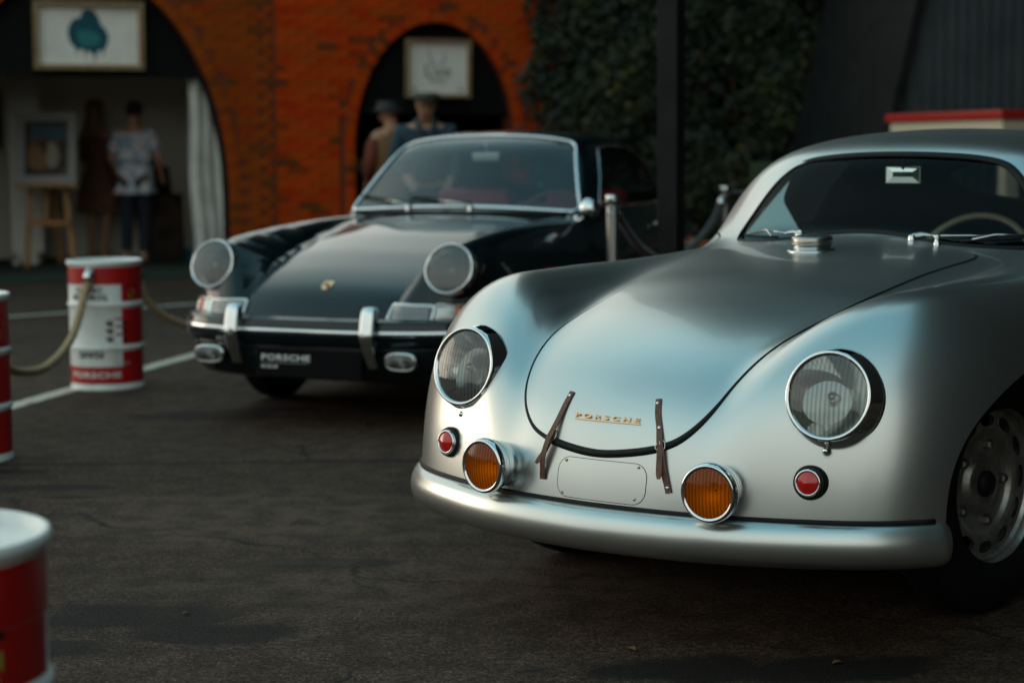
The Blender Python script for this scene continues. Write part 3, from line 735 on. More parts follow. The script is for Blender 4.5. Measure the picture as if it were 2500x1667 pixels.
def build_silver():
    car = empty('coupe', (CAR1[0], CAR1[1], 0), -CAR1[2])
    tag(car, 'silver rounded vintage coupe with leather bonnet straps and two amber fog lamps', 'car')
    S = sdf_silver
    V, T = body_grid(S, 1.0, 2.9, .42)
    # --- windscreen
    wp = smooth_poly([(0, 1.184), (.13, 1.181), (.25, 1.171), (.325, 1.152), (.372, 1.115), (.405, 1.070), (.440, 1.008), (.472, .945), (.470, .922), (.445, .912), (.35, .916), (.23, .926), (.1, .946), (0, .952), (-.1, .946), (-.23, .926), (-.35, .916), (-.445, .912), (-.470, .922), (-.472, .945), (-.440, 1.008), (-.405, 1.070), (-.372, 1.115), (-.325, 1.152), (-.25, 1.171), (-.13, 1.181)], 5)
    wp = [(x / .90 if x > 0 else x, y) for x, y in wp]
    def fld(V, mask, poly, i, j):
        d = np.full(len(V), 1.); q = np.where(mask)[0]; d[q] = poly_sd(poly, V[q, i], V[q, j]); return d
    d = fld(V, (V[:, 0] > 1.3) & (V[:, 0] < 1.98) & (V[:, 2] > .86), wp, 1, 2)
    V, T, Tg, _ = clip(V, T, d)
    wind = panel('windscreen', S, V, Tg, window_glass, car, -.004)
    # --- rear window (oval)
    d = np.where((V[:, 0] > 2.45) & (V[:, 2] > .9), ((V[:, 1] / .36) ** 2 + ((V[:, 2] - 1.085) / .085) ** 2) - 1, 1.) * .1
    V, T, Tg, _ = clip(V, T, d); panel('rear_window', S, V, Tg, dark_glass, car, -.004)
    # --- side windows
    sp = smooth_poly([(1.70, .955), (1.80, 1.06), (1.92, 1.135), (2.10, 1.165), (2.38, 1.155), (2.42, 1.13), (2.42, .97), (2.38, .945), (1.9, .945), (1.74, .94)], 5)
    d = fld(V, (np.abs(V[:, 1]) > .30) & (V[:, 2] > .88), sp, 0, 2)
    V, T, Tg, _ = clip(V, T, d)
    for sg in (1, -1): panel('side_window', S, V, Tg[(V[Tg][:, :, 1].mean(1) * sg) > 0], window_glass, car, -.004)
    # --- wheel arches
    for ca, fa, ra in ((.85, .55, .42), (2.95, .42, .42)):
        m = (np.abs(V[:, 1]) > .45) & (V[:, 2] < .74)
        ax = np.where(V[:, 0] < ca, fa, ra)
        d = np.where(m, ((np.abs(V[:, 0] - ca) / ax) ** 2.6 + (np.abs(V[:, 2] - .30) / .382) ** 2.6) ** (1 / 2.6) - 1, 1.)
        d = np.where(m & (V[:, 2] < .30), np.abs(V[:, 0] - ca) / ax - 1, d)
        V, T, _, _ = clip(V, T, d)
    # --- bonnet outline in (a + z, b)
    hb = [(.0, .4865), (.083, .499), (.165, .5285), (.222, .575), (.268, .664), (.300, .795), (.327, .995), (.346, 1.205), (.368, 1.45), (.408, 1.907), (.43, 2.12), (.425, 2.20), (.39, 2.238), (.25, 2.262), (0, 2.275)]
    hp = smooth_poly(hb + [(-x, y) for x, y in reversed(hb[1:-1])], 8)
    s = V[:, 0] + V[:, 2]
    m = (V[:, 0] < 1.55) & (V[:, 2] > .44) & (np.abs(V[:, 1]) < .55)
    d = np.full(len(V), 1.); q = np.where(m)[0]
    # metric correction: a + z runs faster than arc length
    d[q] = poly_sd([(x, y / 1.25) for x, y in hp], V[q, 1], s[q] / 1.25)
    V1, Tb, Tin, _ = clip(V, T, d - .0035)
    dd = np.concatenate([d, np.full(len(V1) - len(V), .0035)])
    # bonnet: inner side, shrunk by the gap
    V2, Trest, Thood, _ = clip(V, T, d + .0035)
    panel('bonnet', S, V2, Thood, silver, car, .0022, .014)
    # --- doors
    dp = smooth_poly([(1.56, .90), (1.52, .6), (1.52, .30), (1.56, .26), (2.44, .26), (2.50, .32), (2.53, .6), (2.50, .90), (2.2, .915), (1.8, .915)], 6)
    V, T = V1, Tb
    d = fld(V, (np.abs(V[:, 1]) > .5) & (V[:, 2] < .96), dp, 0, 2)
    V3, Tr, Td, _ = clip(V, T, d + .002)
    for sg in (1, -1):
        dr = panel('door', S, V3, Td[(V3[Td][:, :, 1].mean(1) * sg) > 0], silver, car, .0, .012)
        h = on_side(S, [2.36, 2.44], [.80, .80], sg); n_ = grad(S, h)
        P = [h[0], h[0] + n_[0] * .03, h[1] + n_[1] * .03, h[1]]
        vv, ff = tube(lp(P), .007); mk('door_handle', vv, ff, chrome, dr)
    V4, Tbody, _, _ = clip(V, T, d - .002)
    panel('body', S, V4, Tbody, silver, car, 0., .012)
    # --- seals
    hx = np.array([x for x, y in hp]); hy = np.array([y for x, y in hp]); lo = np.full(len(hp), -.02); hi = np.full(len(hp), 1.6)
    for _ in range(24):
        mdl = (lo + hi) / 2; p = on_top(S, mdl, hx); low = p[:, 0] + p[:, 2] < hy
        lo = np.where(low, mdl, lo); hi = np.where(low, hi, mdl)
    hp3 = on_top(S, (lo + hi) / 2, hx)
    hp3 = np.array(hp3)
    # the steep nose part is better found from the front
    for i, (x, y) in enumerate(hp):
        if y < .80:
            zz = np.linspace(.42, .72, 61); pp = on_front(S, np.full(61, x), zz); k = np.argmin(np.abs(pp[:, 0] + pp[:, 2] - y))
            f0 = pp[:, 0] + pp[:, 2]; hp3[i] = [np.interp(y, f0, pp[:, 0]), x, np.interp(y, f0, zz)]
    N = grad(S, hp3)
    rad = [.0042 + .0065 * max(0, min(1, (.80 - y) / .28)) * (1 if x > -.16 else .45) for x, y in hp]
    vv, ff = tube(lp(hp3 - N * .0022), rad, 10, True); mk('bonnet_seal', vv, ff, rubber, car)
    w3 = on_front(S, [p[0] for p in wp], [p[1] for p in wp], 1.2, 2.0); N = grad(S, w3)
    vv, ff = sweep(lp(w3), lp(N), [(-.012, -.003), (-.010, .004), (-.004, .006), (.004, .005), (.010, .003), (.012, -.003)], True); mk('windscreen_seal', vv, ff, rubber, car)
    # --- bumper
    bq = np.array([0, .09, .18, .28, .38, .48, .57, .65, .715, .762, .788]); fr_ = on_front(S, bq, np.full(len(bq), .33), -.2, .8); fn_ = grad(S, fr_); fn_[:, 2] = 0; fn_ /= np.linalg.norm(fn_, axis=1, keepdims=True)
    of_ = np.interp(bq, [0, .3, .55, .8], [.012, .006, -.008, -.018]); fr_ = fr_ + fn_ * of_[:, None]
    pts = [(p[0], -p[1]) for p in fr_[::-1]]; pts = pts + [(a, -b_) for a, b_ in reversed(pts[:-1])]
    path = catmull([(b_, a, 0) for a, b_ in pts], 10); nn = []
    for i in range(len(path)):
        t = path[min(i + 1, len(path) - 1)] - path[max(i - 1, 0)]; nn.append((t.y, -t.x, 0))
    sec = catmull([(.345, -.06), (.3455, -.01), (.343, .018), (.332, .034), (.312, .044), (.290, .047), (.268, .044), (.250, .034), (.240, .016), (.236, -.01), (.238, -.06)], 5)
    S_ = len(sec); V_, F_ = [], []; NP = len(path)
    L_ = [0.]
    for i in range(1, NP): L_.append(L_[-1] + (path[i] - path[i - 1]).length)
    for i in range(NP):
        e = min(L_[i], L_[-1] - L_[i]); k = min(1., math.sqrt(max(0., 1 - (1 - min(e, .035) / .035) ** 2))) * .28 + .72 if e < .035 else 1.
        n_ = Vector(nn[i]).normalized()
        for p in sec:
            z = .291 + (p.x - .291) * (k if e < .035 else 1.); o_ = (p.y + .06) * k - .06
            V_.append((path[i].x + n_.x * o_, path[i].y + n_.y * o_, z))
    for i in range(NP - 1):
        for k in range(S_ - 1): F_.append((i * S_ + k, (i + 1) * S_ + k, (i + 1) * S_ + k + 1, i * S_ + k + 1))
    F_.append(tuple(range(S_))); F_.append(tuple(reversed(range((NP - 1) * S_, NP * S_))))
    mk('bumper', V_, F_, silver, car, fix=True)
    bb = np.linspace(-.80, .80, 90); zb = np.full(90, .347); bl = []
    for x in bb:
        bl.append(on_front(S, [x], [.347], -.2, .8)[0])
    bl = np.array([p for p in bl if np.isfinite(p).all() and p[0] < .285]); N = grad(S, bl)
    vv, ff = tube(lp(bl + N * .001), .0065, 8); mk('bumper_seal', vv, ff, rubber, car)
    # --- lamps
    tl = math.radians(13)
    for sg in (-1, 1):
        make_lamp('headlight', car, (.127, .531 * sg + .034, .640), (-math.cos(tl), 0.088 * sg, math.sin(tl)), .096, .119, .115, chrome, silver, clear_lens, .0011, .017, True, True,
                  [(.093, .0005), (.097, .0055), (.101, .0065), (.1045, .004), (.108, -.006), (.113, -.022), (.1175, -.036), (.1185, -.044), (.113, -.048)])
        bz = on_front(S, [.315 * sg], [.416])[0]
        fl = make_lamp('fog_lamp', car, (bz[0] - .078, .308 if sg < 0 and False else (.346 if sg > 0 else -.310), .416), (-1, .12 * sg, .0), .061, .0705, .072, chrome, chrome, amber_glass, .0009, .010, False, False,
                  [(.058, .0005), (.062, .004), (.0655, .004), (.069, -.002), (.0708, -.012), (.0705, -.018), (.067, -.020), (.0665, -.026), (.0625, -.042), (.052, -.058), (.034, -.069), (.012, -.073)])
        vv, ff = xf(lathe([(.012, -.13), (.012, -.055)], 16), Matrix.Identity(4)); mk('mounting_stem', vv, ff, chrome, fl)
        r0 = on_front(S, [.530 * sg], [.438])[0]; n0 = grad(S, r0[None])[0]; dn = n0 * .35 + np.array([-1, 0, 0.08]) * .65
        o = bpy.data.objects.new('side_lamp', None); COL.objects.link(o); o.parent = car; o.matrix_local = axis_m((r0[1], r0[0] - .002, r0[2]), (dn[1], dn[0], dn[2]))
        vv, ff = lathe([(.040, -.02), (.0405, .004), (.038, .011), (.033, .013), (.030, .012)], 48); mk('rubber_base', vv, ff, rubber, o)
        vv, ff = lathe([(.0325, .010), (.032, .018), (.0295, .0215), (.0265, .0205), (.0255, .016)], 48); mk('trim_ring', vv, ff, chrome, o)
        pr = [(.0262, .017)] + [(.0262 - .0262 * i / 16, .018 + .012 * (i / 16) ** .8 + (.0007 if i % 2 else 0)) for i in range(1, 17)]
        vv, ff = lathe(pr, 48); mk('lens', vv, ff, red_lens, o)
    # --- bonnet straps
    def strap(pts, tail, riv, buckle, lift):
        o = bpy.data.objects.new('bonnet_strap', None); COL.objects.link(o); o.parent = car
        P = on_front(S, [p[0] for p in pts], [p[1] for p in pts]); N = grad(S, P)
        lf = np.interp(np.linspace(0, 1, len(pts)), np.linspace(0, 1, len(lift)), lift)
        path = catmull(lp(P + N * (lf[:, None] + .0045)), 8); nr = catmull(lp(N), 8)
        sec = [(-.0078, -.0012), (-.0078, .0008), (-.0068, .0014), (.0068, .0014), (.0078, .0008), (.0078, -.0012)]
        vv, ff = sweep(path, nr, sec); main = mk('strap', vv, ff, leather, o, smooth=False)
        P2 = on_front(S, [p[0] for p in tail], [p[1] for p in tail]); N2 = grad(S, P2)
        lf2 = np.array([.0085, .010, .0125, .018])[:len(tail)]
        path2 = catmull(lp(P2 + N2 * (lf2[:, None] + .001)), 8); nr2 = catmull(lp(N2), 8)
        vv, ff = sweep(path2, nr2, sec, scale=[1.] * (len(path2) - 6) + [.98, .93, .85, .75, .62, .5]); mk('strap_end', vv, ff, leather, o, smooth=False)
        for b_, z_ in riv:
            p = on_front(S, [b_], [z_])[0]; n_ = grad(S, p[None])[0]; q = p + n_ * .0055
            M = axis_m((q[1], q[0], q[2]), (n_[1], n_[0], n_[2]))
            vv, ff = xf(lathe([(.0042, 0), (.0042, .0012), (.0032, .002), (.0, .0022)], 16), M); mk('rivet', vv, ff, chrome_soft, o)
        for b_, z_, ang in buckle:
            p = on_front(S, [b_], [z_])[0]; n_ = grad(S, p[None])[0]; q = p + n_ * .0095
            M = axis_m((q[1], q[0], q[2]), (n_[1], n_[0], n_[2])) @ Matrix.Rotation(ang, 4, 'Z')
            loop = [M @ Vector(v) for v in ((-.0102, -.0095, 0), (.0102, -.0095, 0), (.0102, .0095, 0), (-.0102, .0095, 0))]
            vv, ff = tube([tuple(v) for v in catmull([tuple(v) for v in loop], 5, True)], .0011, 6, True); mk('buckle', vv, ff, chrome, o)
            vv, ff = tube([tuple(M @ Vector((0, -.009, .001))), tuple(M @ Vector((0, .010, .003)))], .0009, 6); mk('buckle_pin', vv, ff, chrome, o)
    strap([(.132, .602), (.143, .572), (.158, .540), (.169, .510), (.178, .486), (.190, .446), (.203, .410), (.208, .394)], [(.169, .512), (.176, .482), (.181, .45), (.186, .424)],
          [(.1335, .593), (.158, .540), (.2045, .406)], [(.1725, .500, .12)], [0, 0, .001, .006, .006, .003, .0, 0])
    strap([(-.1205, .602), (-.126, .572), (-.131, .538), (-.136, .508), (-.141, .486), (-.150, .446), (-.154, .410), (-.154, .392)], [(-.136, .512), (-.143, .480), (-.154, .452), (-.168, .428)],
          [(-.1225, .593), (-.131, .538), (-.154, .404)], [(-.1385, .498, -.18)], [0, .001, .004, .010, .014, .012, .003, 0])
    # --- lettering on the bonnet
    tv, tf = text_mesh('PORSCHE', .0205, 0., 1.22, 1.55, .0006, 4)
    xs = [v[0] for v in tv]; k = .186 / (max(xs) - min(xs))
    def wrap(tv, cx, cz, kx, ky, out):
        b_ = np.array([v[0] for v in tv]) * kx + cx; z_ = np.array([v[1] for v in tv]) * ky + cz
        P = on_front(S, b_, z_); return P + grad(S, P) * out
    def raised(name, tv, tf, cx, cz, kx, ky, h, m, parent):
        A = wrap(tv, cx, cz, kx, ky, .0026); B = wrap(tv, cx, cz, kx, ky, .0026 + h); nA = len(A)
        F = [tuple(f) for f in tf]; ed = {}
        for f in F:
            for i in range(len(f)):
                e = (f[i], f[(i + 1) % len(f)])
                if (e[1], e[0]) in ed: ed.pop((e[1], e[0]))
                else: ed[e] = 1
        FF = [tuple(i + nA for i in f) for f in F] + [(j, i, i + nA, j + nA) for i, j in ed]
        return mk(name, lp(np.concatenate([A, B])), FF, m, parent, smooth=False)
    badge = raised('lettering', tv, tf, .008, .5515, k, .62, .004, gold, car)
    bar = [(-.093, -.0075), (.095, -.0075), (.095, -.0052), (-.093, -.0052)]
    bar = [(np.interp(t, [0, 1], [-.0935, .0965]), y) for y in (-.0085, -.0058) for t in np.linspace(0, 1, 20)]
    bf = [(i, i + 1, 20 + i + 1, 20 + i) for i in range(19)]
    raised('underline', bar, bf, .008, .5515, 1., 1., .003, gold, badge)
    # --- blank number panel with four screws
    cx, cz, hw, hh, r = .0185, .4065, .1275, .0485, .034
    ol = []
    for qx, qz, a0 in ((hw - r, hh - r, 0), (-(hw - r), hh - r, 90), (-(hw - r), -(hh - r), 180), (hw - r, -(hh - r), 270)):
        for t in np.linspace(0, 90, 9): ol.append((cx + qx + r * math.cos(math.radians(a0 + t)), cz + qz + r * math.sin(math.radians(a0 + t))))
    ol = [q for i_ in range(len(ol)) for q in ([ol[i_]] if math.dist(ol[i_], ol[(i_ + 1) % len(ol)]) < .02 else [(ol[i_][0] + (ol[(i_ + 1) % len(ol)][0] - ol[i_][0]) * t, ol[i_][1] + (ol[(i_ + 1) % len(ol)][1] - ol[i_][1]) * t) for t in np.linspace(0, .9, 10)])]
    no = len(ol); rings_ = []
    for kk in np.linspace(.04, 1, 12): rings_ += [(cx + (x - cx) * kk, cz + (y - cz) * kk) for x, y in ol]
    A = on_front(S, [p[0] for p in rings_], [p[1] for p in rings_]); N = grad(S, A); B = A + N * .0008
    FF = [(i * no + k_, i * no + (k_ + 1) % no, (i + 1) * no + (k_ + 1) % no, (i + 1) * no + k_)[::1] for i in range(11) for k_ in range(no)]
    FF.append(tuple(range(no)))
    rimA = A[-no:] - N[-no:] * .001; nb_ = len(B); 
    pan = mk('number_panel', lp(B), FF, silver, car, True, L3(N))
    lin = on_front(S, [p[0] for p in ol], [p[1] for p in ol]); 
    vv, ff = tube(lp(lin + grad(S, lin) * .0006), .0008, 6, True); mk('panel_edge', vv, ff, seam, pan)
    for b_, z_ in ((-.087, .446), (.122, .447), (-.092, .367), (.118, .371)):
        p = on_front(S, [b_], [z_])[0] + np.array([-.0018, 0, 0])
        M = axis_m((p[1], p[0], p[2]), (0, -1, .05))
        vv, ff = xf(lathe([(.0036, 0), (.0034, .0012), (.0, .0014)], 14), M); mk('panel_screw', vv, ff, steel, pan)
    # --- filler cap on the bonnet
    p = on_top(S, [1.150], [-.012])[0]; n_ = grad(S, p[None])[0]
    o = bpy.data.objects.new('fuel_filler', None); COL.objects.link(o); o.parent = car; o.matrix_local = axis_m((p[1], p[0], p[2] - .002), (n_[1] * .4, n_[0] * .4, 1))
    vv, ff = lathe([(.072, .0), (.072, .004), (.064, .0055), (.053, .0055)], 56); mk('filler_flange', vv, ff, chrome_soft, o)
    vv, ff = lathe([(.053, .004), (.053, .009), (.055, .010), (.055, .013), (.053, .014), (.053, .022)], 56); mk('filler_neck', vv, ff, chrome_soft, o)
    vv, ff = lathe([(.054, .020), (.0585, .020), (.0595, .024), (.0595, .038), (.0565, .0425), (.045, .0445), (.02, .046), (0., .0465)], 56); mk('filler_cap', vv, ff, steel, o)
    # --- washer jets, wipers
    for b_ in (-.185, .262):
        p = on_top(S, [1.405], [b_])[0]
        vv, ff = xf(lathe([(.011, -.004), (.011, .006), (.0075, .009), (.0075, .018), (.010, .020), (.010, .025), (.004, .029), (.0, .029)], 20), Matrix.Translation((p[1], p[0], p[2]))); mk('washer_jet', vv, ff, chrome, car)
    for b0, b1, b2, z2 in ((-.205, -.345, -.455, .934), (.17, .40, .56, .955)):
        w = bpy.data.objects.new('wiper', None); COL.objects.link(w); w.parent = car
        p = on_top(S, [1.432], [b0])[0]
        vv, ff = xf(lathe([(.012, -.004), (.012, .008), (.009, .014), (.0, .015)], 18), Matrix.Translation((p[1], p[0], p[2]))); mk('pivot', vv, ff, chrome, w)
        q = on_front(S, [(b0 + b1) / 2], [.952])[0]; q1 = on_front(S, [b1], [.944])[0]
        P = [p + (0, 0, .012), p + (.010, np.sign(b1 - b0) * .022, .016), p + (.014, np.sign(b1 - b0) * .055, .012)]
        vv, ff = sweep(catmull(lp(P), 5), [(0, -.5, 1)] * 11, [(-.0065, -.004), (-.0065, .002), (-.004, .004), (.004, .004), (.0065, .002), (.0065, -.004)], scale=[.75, .9, 1, 1, 1, 1, 1, .95, .85, .7, .55]); mk('arm_head', vv, ff, chrome_soft, w, smooth=False)
        vv, ff = tube(lp([P[-1], q1 + (-.018, 0, .004)]), .0026, 8); mk('arm', vv, ff, chrome_soft, w)
        bls = np.linspace(b1 - (b2 - b1) * .55, b2 * .985, 8); zz = np.linspace(.93, z2 - .006, 8)
        bp_ = on_front(S, bls, zz, 1.2, 2.) + np.array([-.012, 0, 0])
        vv, ff = tube(lp(bp_), .0042, 8); mk('blade', vv, ff, rubber, w)
        vv, ff = tube(lp([bp_[1] + (-.006, 0, .003), q1 + (-.02, 0, .006), bp_[-2] + (-.006, 0, .003)]), .003, 8); mk('blade_holder', vv, ff, chrome_soft, w)
    # --- cabin
    vv, ff = box_vf(-.62, .62, 1.40, 2.95, .22, .50); mk('floor_tub', vv, ff, interior, car, smooth=False)
    bm_pts = [(b_, .0) for b_ in np.linspace(-.50, .50, 21)]
    P1 = on_front(S, np.linspace(-.46, .46, 21), np.full(21, .915), 1.2, 2.) + np.array([.02, 0, -.01])
    V_, F_ = [], []
    for i in range(21):
        a_, b_, z_ = P1[i]; 
        for da, dz in ((0, 0), (.06, .004), (.16, .0), (.20, -.03), (.215, -.20)): V_.append((b_ * 1.04, a_ + da, z_ + dz))
    for i in range(20):
        for k_ in range(4): F_.append((i * 5 + k_, i * 5 + k_ + 1, (i + 1) * 5 + k_ + 1, (i + 1) * 5 + k_))
    mk('dashboard', V_, F_, interior, car)
    M = Matrix.Translation((.172, 1.87, .812)) @ Matrix.Rotation(math.radians(62), 4, 'X')
    o = bpy.data.objects.new('steering_wheel', None); COL.objects.link(o); o.parent = car; o.matrix_local = M
    vv, ff = tube([(.198 * math.cos(t), .198 * math.sin(t), 0) for t in np.linspace(0, 2 * math.pi, 64, endpoint=False)], .0115, 12, True); mk('wheel_rim', vv, ff, cream, o)
    for t in (0, math.pi, 1.5 * math.pi):
        vv, ff = tube([(.19 * math.cos(t), .19 * math.sin(t), 0), (.03 * math.cos(t), .03 * math.sin(t), -.03)], .006, 8); mk('spoke', vv, ff, chrome_soft, o)
    vv, ff = lathe([(.04, -.05), (.04, -.03), (.03, -.02), (0, -.018)], 24); mk('horn_button', vv, ff, cream, o)
    for b_ in (-.30, .30):
        for nm, dims, loc in (('seat_cushion', (.42, .46, .16), (b_, 2.18, .42)), ('seat_back', (.40, .12, .42), (b_, 2.48, .66))):
            bevel_box(nm, *dims, interior, car, .05, loc, 0, 3)
    # rear-view mirror
    o = bpy.data.objects.new('rear_view_mirror', None); COL.objects.link(o); o.parent = car
    o.matrix_local = axis_m((.007, 1.715, 1.119), (.10, -1, .02))
    vv, ff = xf(box_vf(-.056, .056, -.026, .026, -.012, -.001), Matrix.Identity(4)); mk('mirror_case', vv, ff, steel, o, smooth=False)
    vv, ff = [(-.053, -.0235, 0), (.053, -.0235, 0), (.053, .0235, 0), (-.053, .0235, 0), (-.032, -.006, .0035), (.032, -.006, .0035), (.032, .010, .0035), (-.032, .010, .0035)], [(0, 1, 5, 4), (1, 2, 6, 5), (2, 3, 7, 6), (3, 0, 4, 7), (4, 5, 6, 7)]
    mk('mirror_glass', vv, ff, mirror_m, o, smooth=False)
    vv, ff = tube([(.0, .02, .004), (.0, .05, .006), (0, .08, -.01)], .004, 8); mk('mirror_stem', vv, ff, rubber, o)
    # --- added pale sheet standing in for a reflection, low in the right door window
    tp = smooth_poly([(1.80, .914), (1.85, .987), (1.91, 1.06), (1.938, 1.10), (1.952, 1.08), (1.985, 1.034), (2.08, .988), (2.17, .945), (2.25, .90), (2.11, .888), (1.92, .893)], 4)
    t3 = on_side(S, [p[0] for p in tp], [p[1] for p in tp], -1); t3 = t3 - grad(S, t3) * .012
    mk('window_reflection', lp(t3), [tuple(range(len(t3)))], pale_reflection_m, car, False)
    # --- wheels with their wells
    for a_ in (.853, 2.95):
        for sg in (-1, 1):
            wq = make_wheel(car, .626 * sg, a_, .338, .338, .212, sg, 'slot')
            if a_ < 1: wq.rotation_euler[2] = math.radians(-9)
            make_well(car, a_, .33, .40, .46, .40, .70, sg)
    return car
silver_car = build_silver()

# ================================================================== black coupe
def build_black():
    car = empty('coupe', (CAR2[0], CAR2[1], 0), -CAR2[2])
    tag(car, 'glossy black vintage coupe with chrome windscreen surround and dark red seats', 'car')
    S = sdf_black
    V, T = body_grid(S, 1.0, 2.9, .42, 150, 120, 80, 140)
    def fld(V, mask, poly, i, j):
        d = np.full(len(V), 1.); q = np.where(mask)[0]; d[q] = poly_sd(poly, V[q, i], V[q, j]); return d
    wh = [(0, 1.279), (.25, 1.272), (.42, 1.252), (.485, 1.228), (.515, 1.185), (.555, 1.10), (.60, 1.0), (.634, .925), (.630, .905), (.60, .900), (.45, .908), (.25, .917), (0, .922)]
    wp = smooth_poly(wh + [(-x, y) for x, y in reversed(wh[1:-1])], 5)
    d = fld(V, (V[:, 0] > 1.3) & (V[:, 0] < 2.12) & (V[:, 2] > .86), wp, 1, 2)
    V, T, Tg, _ = clip(V, T, d); panel('windscreen', S, V, Tg, window_glass2, car, -.004)
    w3 = on_front(S, [p[0] for p in wp], [p[1] for p in wp], 1.2, 2.3); N = grad(S, w3)
    fr = [(-.012, -.004), (-.0115, .005), (-.006, .0095), (.004, .0095), (.009, .005), (.010, -.004)]
    vv, ff = sweep(lp(w3), lp(N), fr, True); mk('windscreen_frame', vv, ff, chrome, car)
    d = np.where((V[:, 0] > 2.5) & (V[:, 2] > .85), ((np.abs(V[:, 1]) / .50) ** 3 + (np.abs(V[:, 2] - 1.08) / .12) ** 3) - 1, 1.) * .1
    V, T, Tg, _ = clip(V, T, d); panel('rear_window', S, V, Tg, dark_glass, car, -.004)
    sp = smooth_poly([(1.82, .93), (1.94, 1.06), (2.06, 1.17), (2.16, 1.215), (2.40, 1.228), (2.62, 1.205), (2.74, 1.14), (2.86, 1.02), (2.90, .95), (2.86, .925), (2.4, .92), (1.95, .92)], 5)
    d = fld(V, (np.abs(V[:, 1]) > .42) & (V[:, 2] > .89), sp, 0, 2)
    V, T, Tg, _ = clip(V, T, d)
    for sg in (1, -1):
        panel('side_window', S, V, Tg[(V[Tg][:, :, 1].mean(1) * sg) > 0], window_glass, car, -.004)
        s3 = on_side(S, [p[0] for p in sp], [p[1] for p in sp], sg); N = grad(S, s3)
        vv, ff = sweep(lp(s3), lp(N), [(-.006, -.003), (-.006, .003), (.006, .003), (.006, -.003)], True); mk('side_window_frame', vv, ff, chrome, car)
    for ca in (.89, 3.10):
        m = (np.abs(V[:, 1]) > .5) & (V[:, 2] < .72)
        d = np.where(m, np.hypot(V[:, 0] - ca, V[:, 2] - .31) / .365 - 1, 1.); d = np.where(m & (V[:, 2] < .31), np.abs(V[:, 0] - ca) / .365 - 1, d)
        V, T, _, _ = clip(V, T, d)
    # bonnet lid
    hb = [(0, .545), (.20, .548), (.33, .556), (.372, .60), (.378, .70), (.384, .86), (.402, 1.06), (.45, 1.48), (.52, 1.96), (.555, 2.12), (.55, 2.27), (.50, 2.33), (.3, 2.36), (0, 2.365)]
    hp = smooth_poly(hb + [(-x, y) for x, y in reversed(hb[1:-1])], 8)
    m = (V[:, 0] < 1.65) & (V[:, 2] > .44) & (np.abs(V[:, 1]) < .62)
    d = np.full(len(V), 1.); q = np.where(m)[0]; d[q] = poly_sd([(x, y / 1.25) for x, y in hp], V[q, 1], (V[q, 0] + V[q, 2]) / 1.25)
    V2, _, Th, _ = clip(V, T, d + .0035); panel('bonnet', S, V2, Th, black_paint, car, .001, .014)
    V1, T1, _, _ = clip(V, T, d - .0035); V, T = V1, T1
    dp = smooth_poly([(1.60, .90), (1.56, .6), (1.56, .32), (1.60, .27), (2.44, .27), (2.52, .34), (2.60, .6), (2.62, .85), (2.60, .91), (2.2, .91)], 6)
    d = fld(V, (np.abs(V[:, 1]) > .5) & (V[:, 2] < .95), dp, 0, 2)
    V3, _, Td, _ = clip(V, T, d + .002)
    for sg in (1, -1):
        dr = panel('door', S, V3, Td[(V3[Td][:, :, 1].mean(1) * sg) > 0], black_paint, car, 0., .012)
        h = on_side(S, [2.42, 2.53], [.80, .80], sg); n_ = grad(S, h)
        vv, ff = tube(lp([h[0], h[0] + n_[0] * .028, h[1] + n_[1] * .028, h[1]]), .007); mk('door_handle', vv, ff, chrome, dr)
        # door mirror on a stalk
        if sg == 1:
            p = on_side(S, [1.44], [.84], 1)[0]
            o = bpy.data.objects.new('door_mirror', None); COL.objects.link(o); o.parent = car
            vv, ff = tube(lp([p, p + (-.02, .05, .025), p + (-.035, .095, .06)]), .007, 10); mk('mirror_stalk', vv, ff, chrome, o)
            q = p + np.array([-.045, .105, .080]); M = axis_m((q[1], q[0], q[2]), (.12, -1, .05))
            vv, ff = xf(lathe([(.0, .034), (.022, .031), (.040, .020), (.050, .004), (.051, -.004), (.046, -.006), (0, -.006)], 32), M); mk('mirror_case', vv, ff, chrome, o)
    V4, Tb, _, _ = clip(V, T, d - .002)
    panel('body', S, V4, Tb, black_paint, car, 0., .012)
    inner = []                                         # dark sheet under the shut lines
    # bumper blade with bright strip
    pts = [(.36, -.795), (.26, -.76), (.16, -.69), (.085, -.585), (.03, -.44), (.0, -.30), (-.012, -.15), (-.015, 0)]
    pts = pts + [(a, -b_) for a, b_ in reversed(pts[:-1])]
    path = catmull([(b_, a, 0) for a, b_ in pts], 10); nn = []
    for i in range(len(path)):
        t = path[min(i + 1, len(path) - 1)] - path[max(i - 1, 0)]; nn.append(Vector((t.y, -t.x, 0)).normalized())
    def band(sec, name, m):
        V_, F_ = [], []; k = len(sec)
        for i, p in enumerate(path):
            for o_, z_ in sec: V_.append((p.x + nn[i].x * o_, p.y + nn[i].y * o_, z_))
        for i in range(len(path) - 1):
            for j in range(k):
                j2 = (j + 1) % k; F_.append((i * k + j, (i + 1) * k + j, (i + 1) * k + j2, i * k + j2))
        F_.append(tuple(range(k))); F_.append(tuple(reversed(range((len(path) - 1) * k, len(path) * k))))
        return mk(name, V_, F_, m, car, fix=True)
    def cs(L, k=4): return [(q.x, q.y) for q in catmull([(x, y, 0) for x, y in L], k, True)]
    band(cs([(-.06, .478), (-.012, .480), (.004, .472), (.012, .450), (.016, .425), (.014, .400), (.006, .376), (-.01, .362), (-.06, .36)]), 'bumper', black_paint)
    band(cs([(.010, .437), (.017, .4375), (.020, .430), (.020, .424), (.017, .4165), (.010, .417)], 3), 'bumper_strip', chrome)
    # lower valance
    band(cs([(-.12, .365), (-.03, .365), (-.022, .34), (-.03, .28), (-.06, .235), (-.12, .225)]), 'valance', black_paint)
